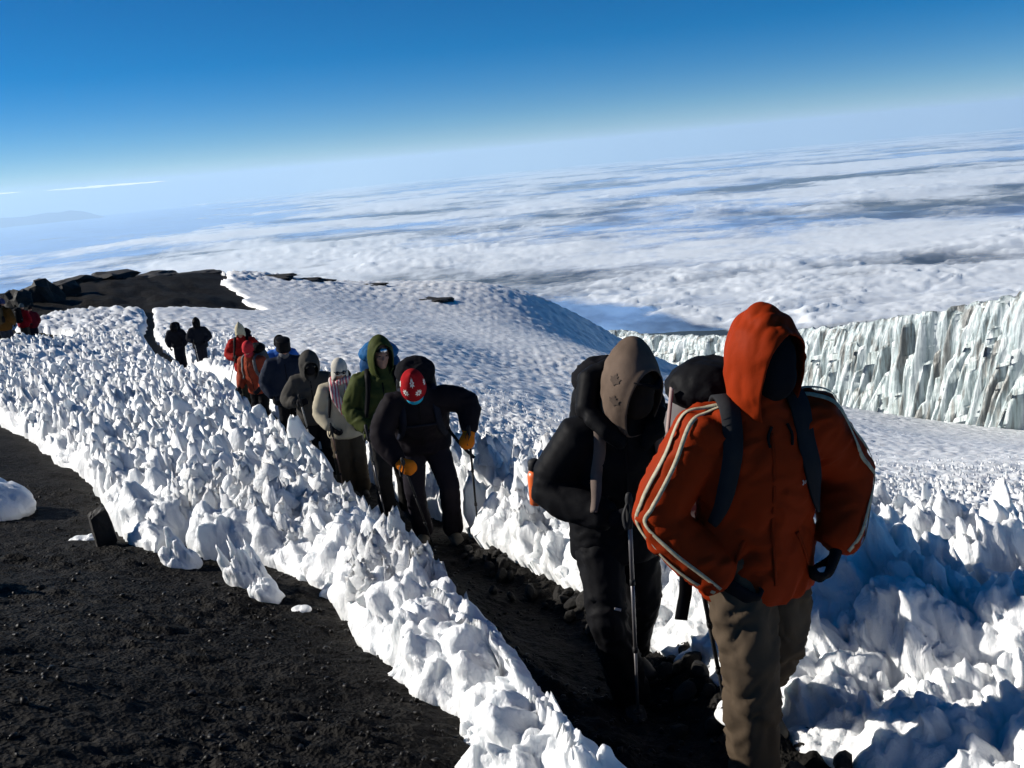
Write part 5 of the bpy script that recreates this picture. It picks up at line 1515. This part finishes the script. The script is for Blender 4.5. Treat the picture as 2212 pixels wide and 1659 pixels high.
backpack(p10, M_BLACK, M_BLACK2, "black backpack seen over the red jacket's shoulders", (0.17, 0.11, 0.2), 1.28, 0.24, True, M_BLACK, 0.05)
h10 = to_world(p10, p10['Wr'][-1]+V3(-0.02, -0.04, -0.02)); b_ = (h10.x-0.30, h10.y+0.05); trekking_pole(h10, (b_[0], b_[1], gz1(*b_)+0.15), "dark trekking pole slanting out from the red jacketed walker", M_GRIP)

# 11, 12 ---- two dark figures farther down the track
for i, (pos, h, lean, hd, lab) in enumerate((((-9.78, 31.4), 1.80, 4, (0, 4, 0), "upright walker all in dark clothes far down the track"),
                                             ((-10.72, 32.2), 1.76, 30, (0, 25, 0), "hunched walker all in dark clothes, farthest down the track"))):
    q = make_person(dict(seed=20+i, pos=pos, rz=8, h=h, voxel=0.034, lean=lean, label=lab, group=GRP,
        armR=((-0.33, -0.02, 1.13), (-0.15, -0.20, 1.05)) if i == 0 else ((-0.30, -0.20, 1.08), (-0.22, -0.34, 0.86)), armL=((0.34, 0.0, 1.13), (0.18, -0.18, 1.02)) if i == 0 else ((0.30, -0.20, 1.08), (0.22, -0.34, 0.86)),
        legR=((-0.10, -0.05, 0.50), (-0.09, 0.04, 0.10)), legL=((0.10, -0.10, 0.51), (0.10, 0.0, 0.10)),
        head=hd, jacket=cloth("dark_jacket", (0.014, 0.015, 0.020)), trousers=cloth("dark_trousers", (0.016, 0.017, 0.024)), puff=1.08, hem=0.80, zip=False,
        gear=[('mask', M_BLACK2), ('hood', M_BLACK, dict(size=(0.120, 0.14, 0.15), nu=28, nv=18))]))
    if i == 0:
        hh = to_world(q, q['Wr'][-1]+V3(0.03, -0.06, -0.03)); trekking_pole(hh, (hh.x+0.1, hh.y-0.1, gz1(hh.x+0.1, hh.y-0.1)), "pale thin trekking pole before the upright dark walker", mat("pole_white", (0.5, 0.5, 0.48), 0.4))
    else:
        backpack(q, M_BLACK, M_BLACK2, "black backpack on the hunched walker farthest down the track", (0.15, 0.11, 0.22), 1.25, 0.22, False)

# 13-16 ---- the group at the left edge, walking away
GL = "walkers at the left edge seen from behind"
def left_walker(seed, px, py, r, h, rz, lab, jm, tm, gear, hd=(0, 6, 0), pack=None, lean=6):
    p = at(px, py, r)
    q = make_person(dict(seed=seed, pos=(p.x, p.y), rz=rz, h=h, voxel=0.034, lean=lean, label=lab, group=GL,
        armR=((-0.31, 0.0, 1.12), (-0.24, -0.16, 0.92)), armL=((0.31, 0.0, 1.12), (0.24, -0.16, 0.92)),
        legR=((-0.10, -0.06, 0.50), (-0.09, 0.02, 0.10)), legL=((0.10, -0.02, 0.50), (0.10, 0.12, 0.10)), head=hd, jacket=jm, trousers=tm, puff=1.08, hem=0.78, zip=False, gear=gear))
    if pack: backpack(q, pack[0], pack[1], pack[2], (0.15, 0.12, 0.25), 1.24, 0.26, False)
    return q
left_walker(31, 60, 745, 46, 1.76, 170, "walker in a red jacket at the left, seen from behind", cloth("crimson_jacket", (0.20, 0.006, 0.012)), cloth("brown_trousers", (0.045, 0.040, 0.032)),
            [('cap', cloth("slate_cap", (0.07, 0.09, 0.10), 0.9), dict(size=(0.098, 0.116, 0.13)))], pack=(M_BLACK, M_BLACK2, "black backpack on the red jacketed walker at the left"))
left_walker(32, 79, 744, 46.6, 1.66, 195, "walker in a dark maroon jacket beside the red one at the left", cloth("maroon_jacket", (0.10, 0.010, 0.018)), cloth("navy_trousers", (0.014, 0.016, 0.028)),
            [('cap', M_BLACK2, dict(size=(0.098, 0.116, 0.13)))])
left_walker(33, 20, 752, 36, 1.80, 175, "walker in a mustard brown jacket with a navy cap at the left edge", cloth("mustard_jacket", (0.06, 0.03, 0.008)), cloth("blue_black_trousers", (0.014, 0.018, 0.032)),
            [('cap', cloth("navy_cap", (0.03, 0.04, 0.10), 0.9), dict(size=(0.104, 0.12, 0.13)))], pack=(cloth("brown_pack", (0.05, 0.04, 0.025)), M_BLACK, "dark brown backpack on the mustard jacketed walker at the left edge"))
left_walker(34, -4, 748, 37, 1.86, 185, "walker with a purple cap cut off by the left edge", cloth("plum_jacket", (0.05, 0.02, 0.05)), M_BLACK,
            [('cap', cloth("purple_cap", (0.20, 0.05, 0.17), 0.9), dict(size=(0.102, 0.12, 0.13)))])
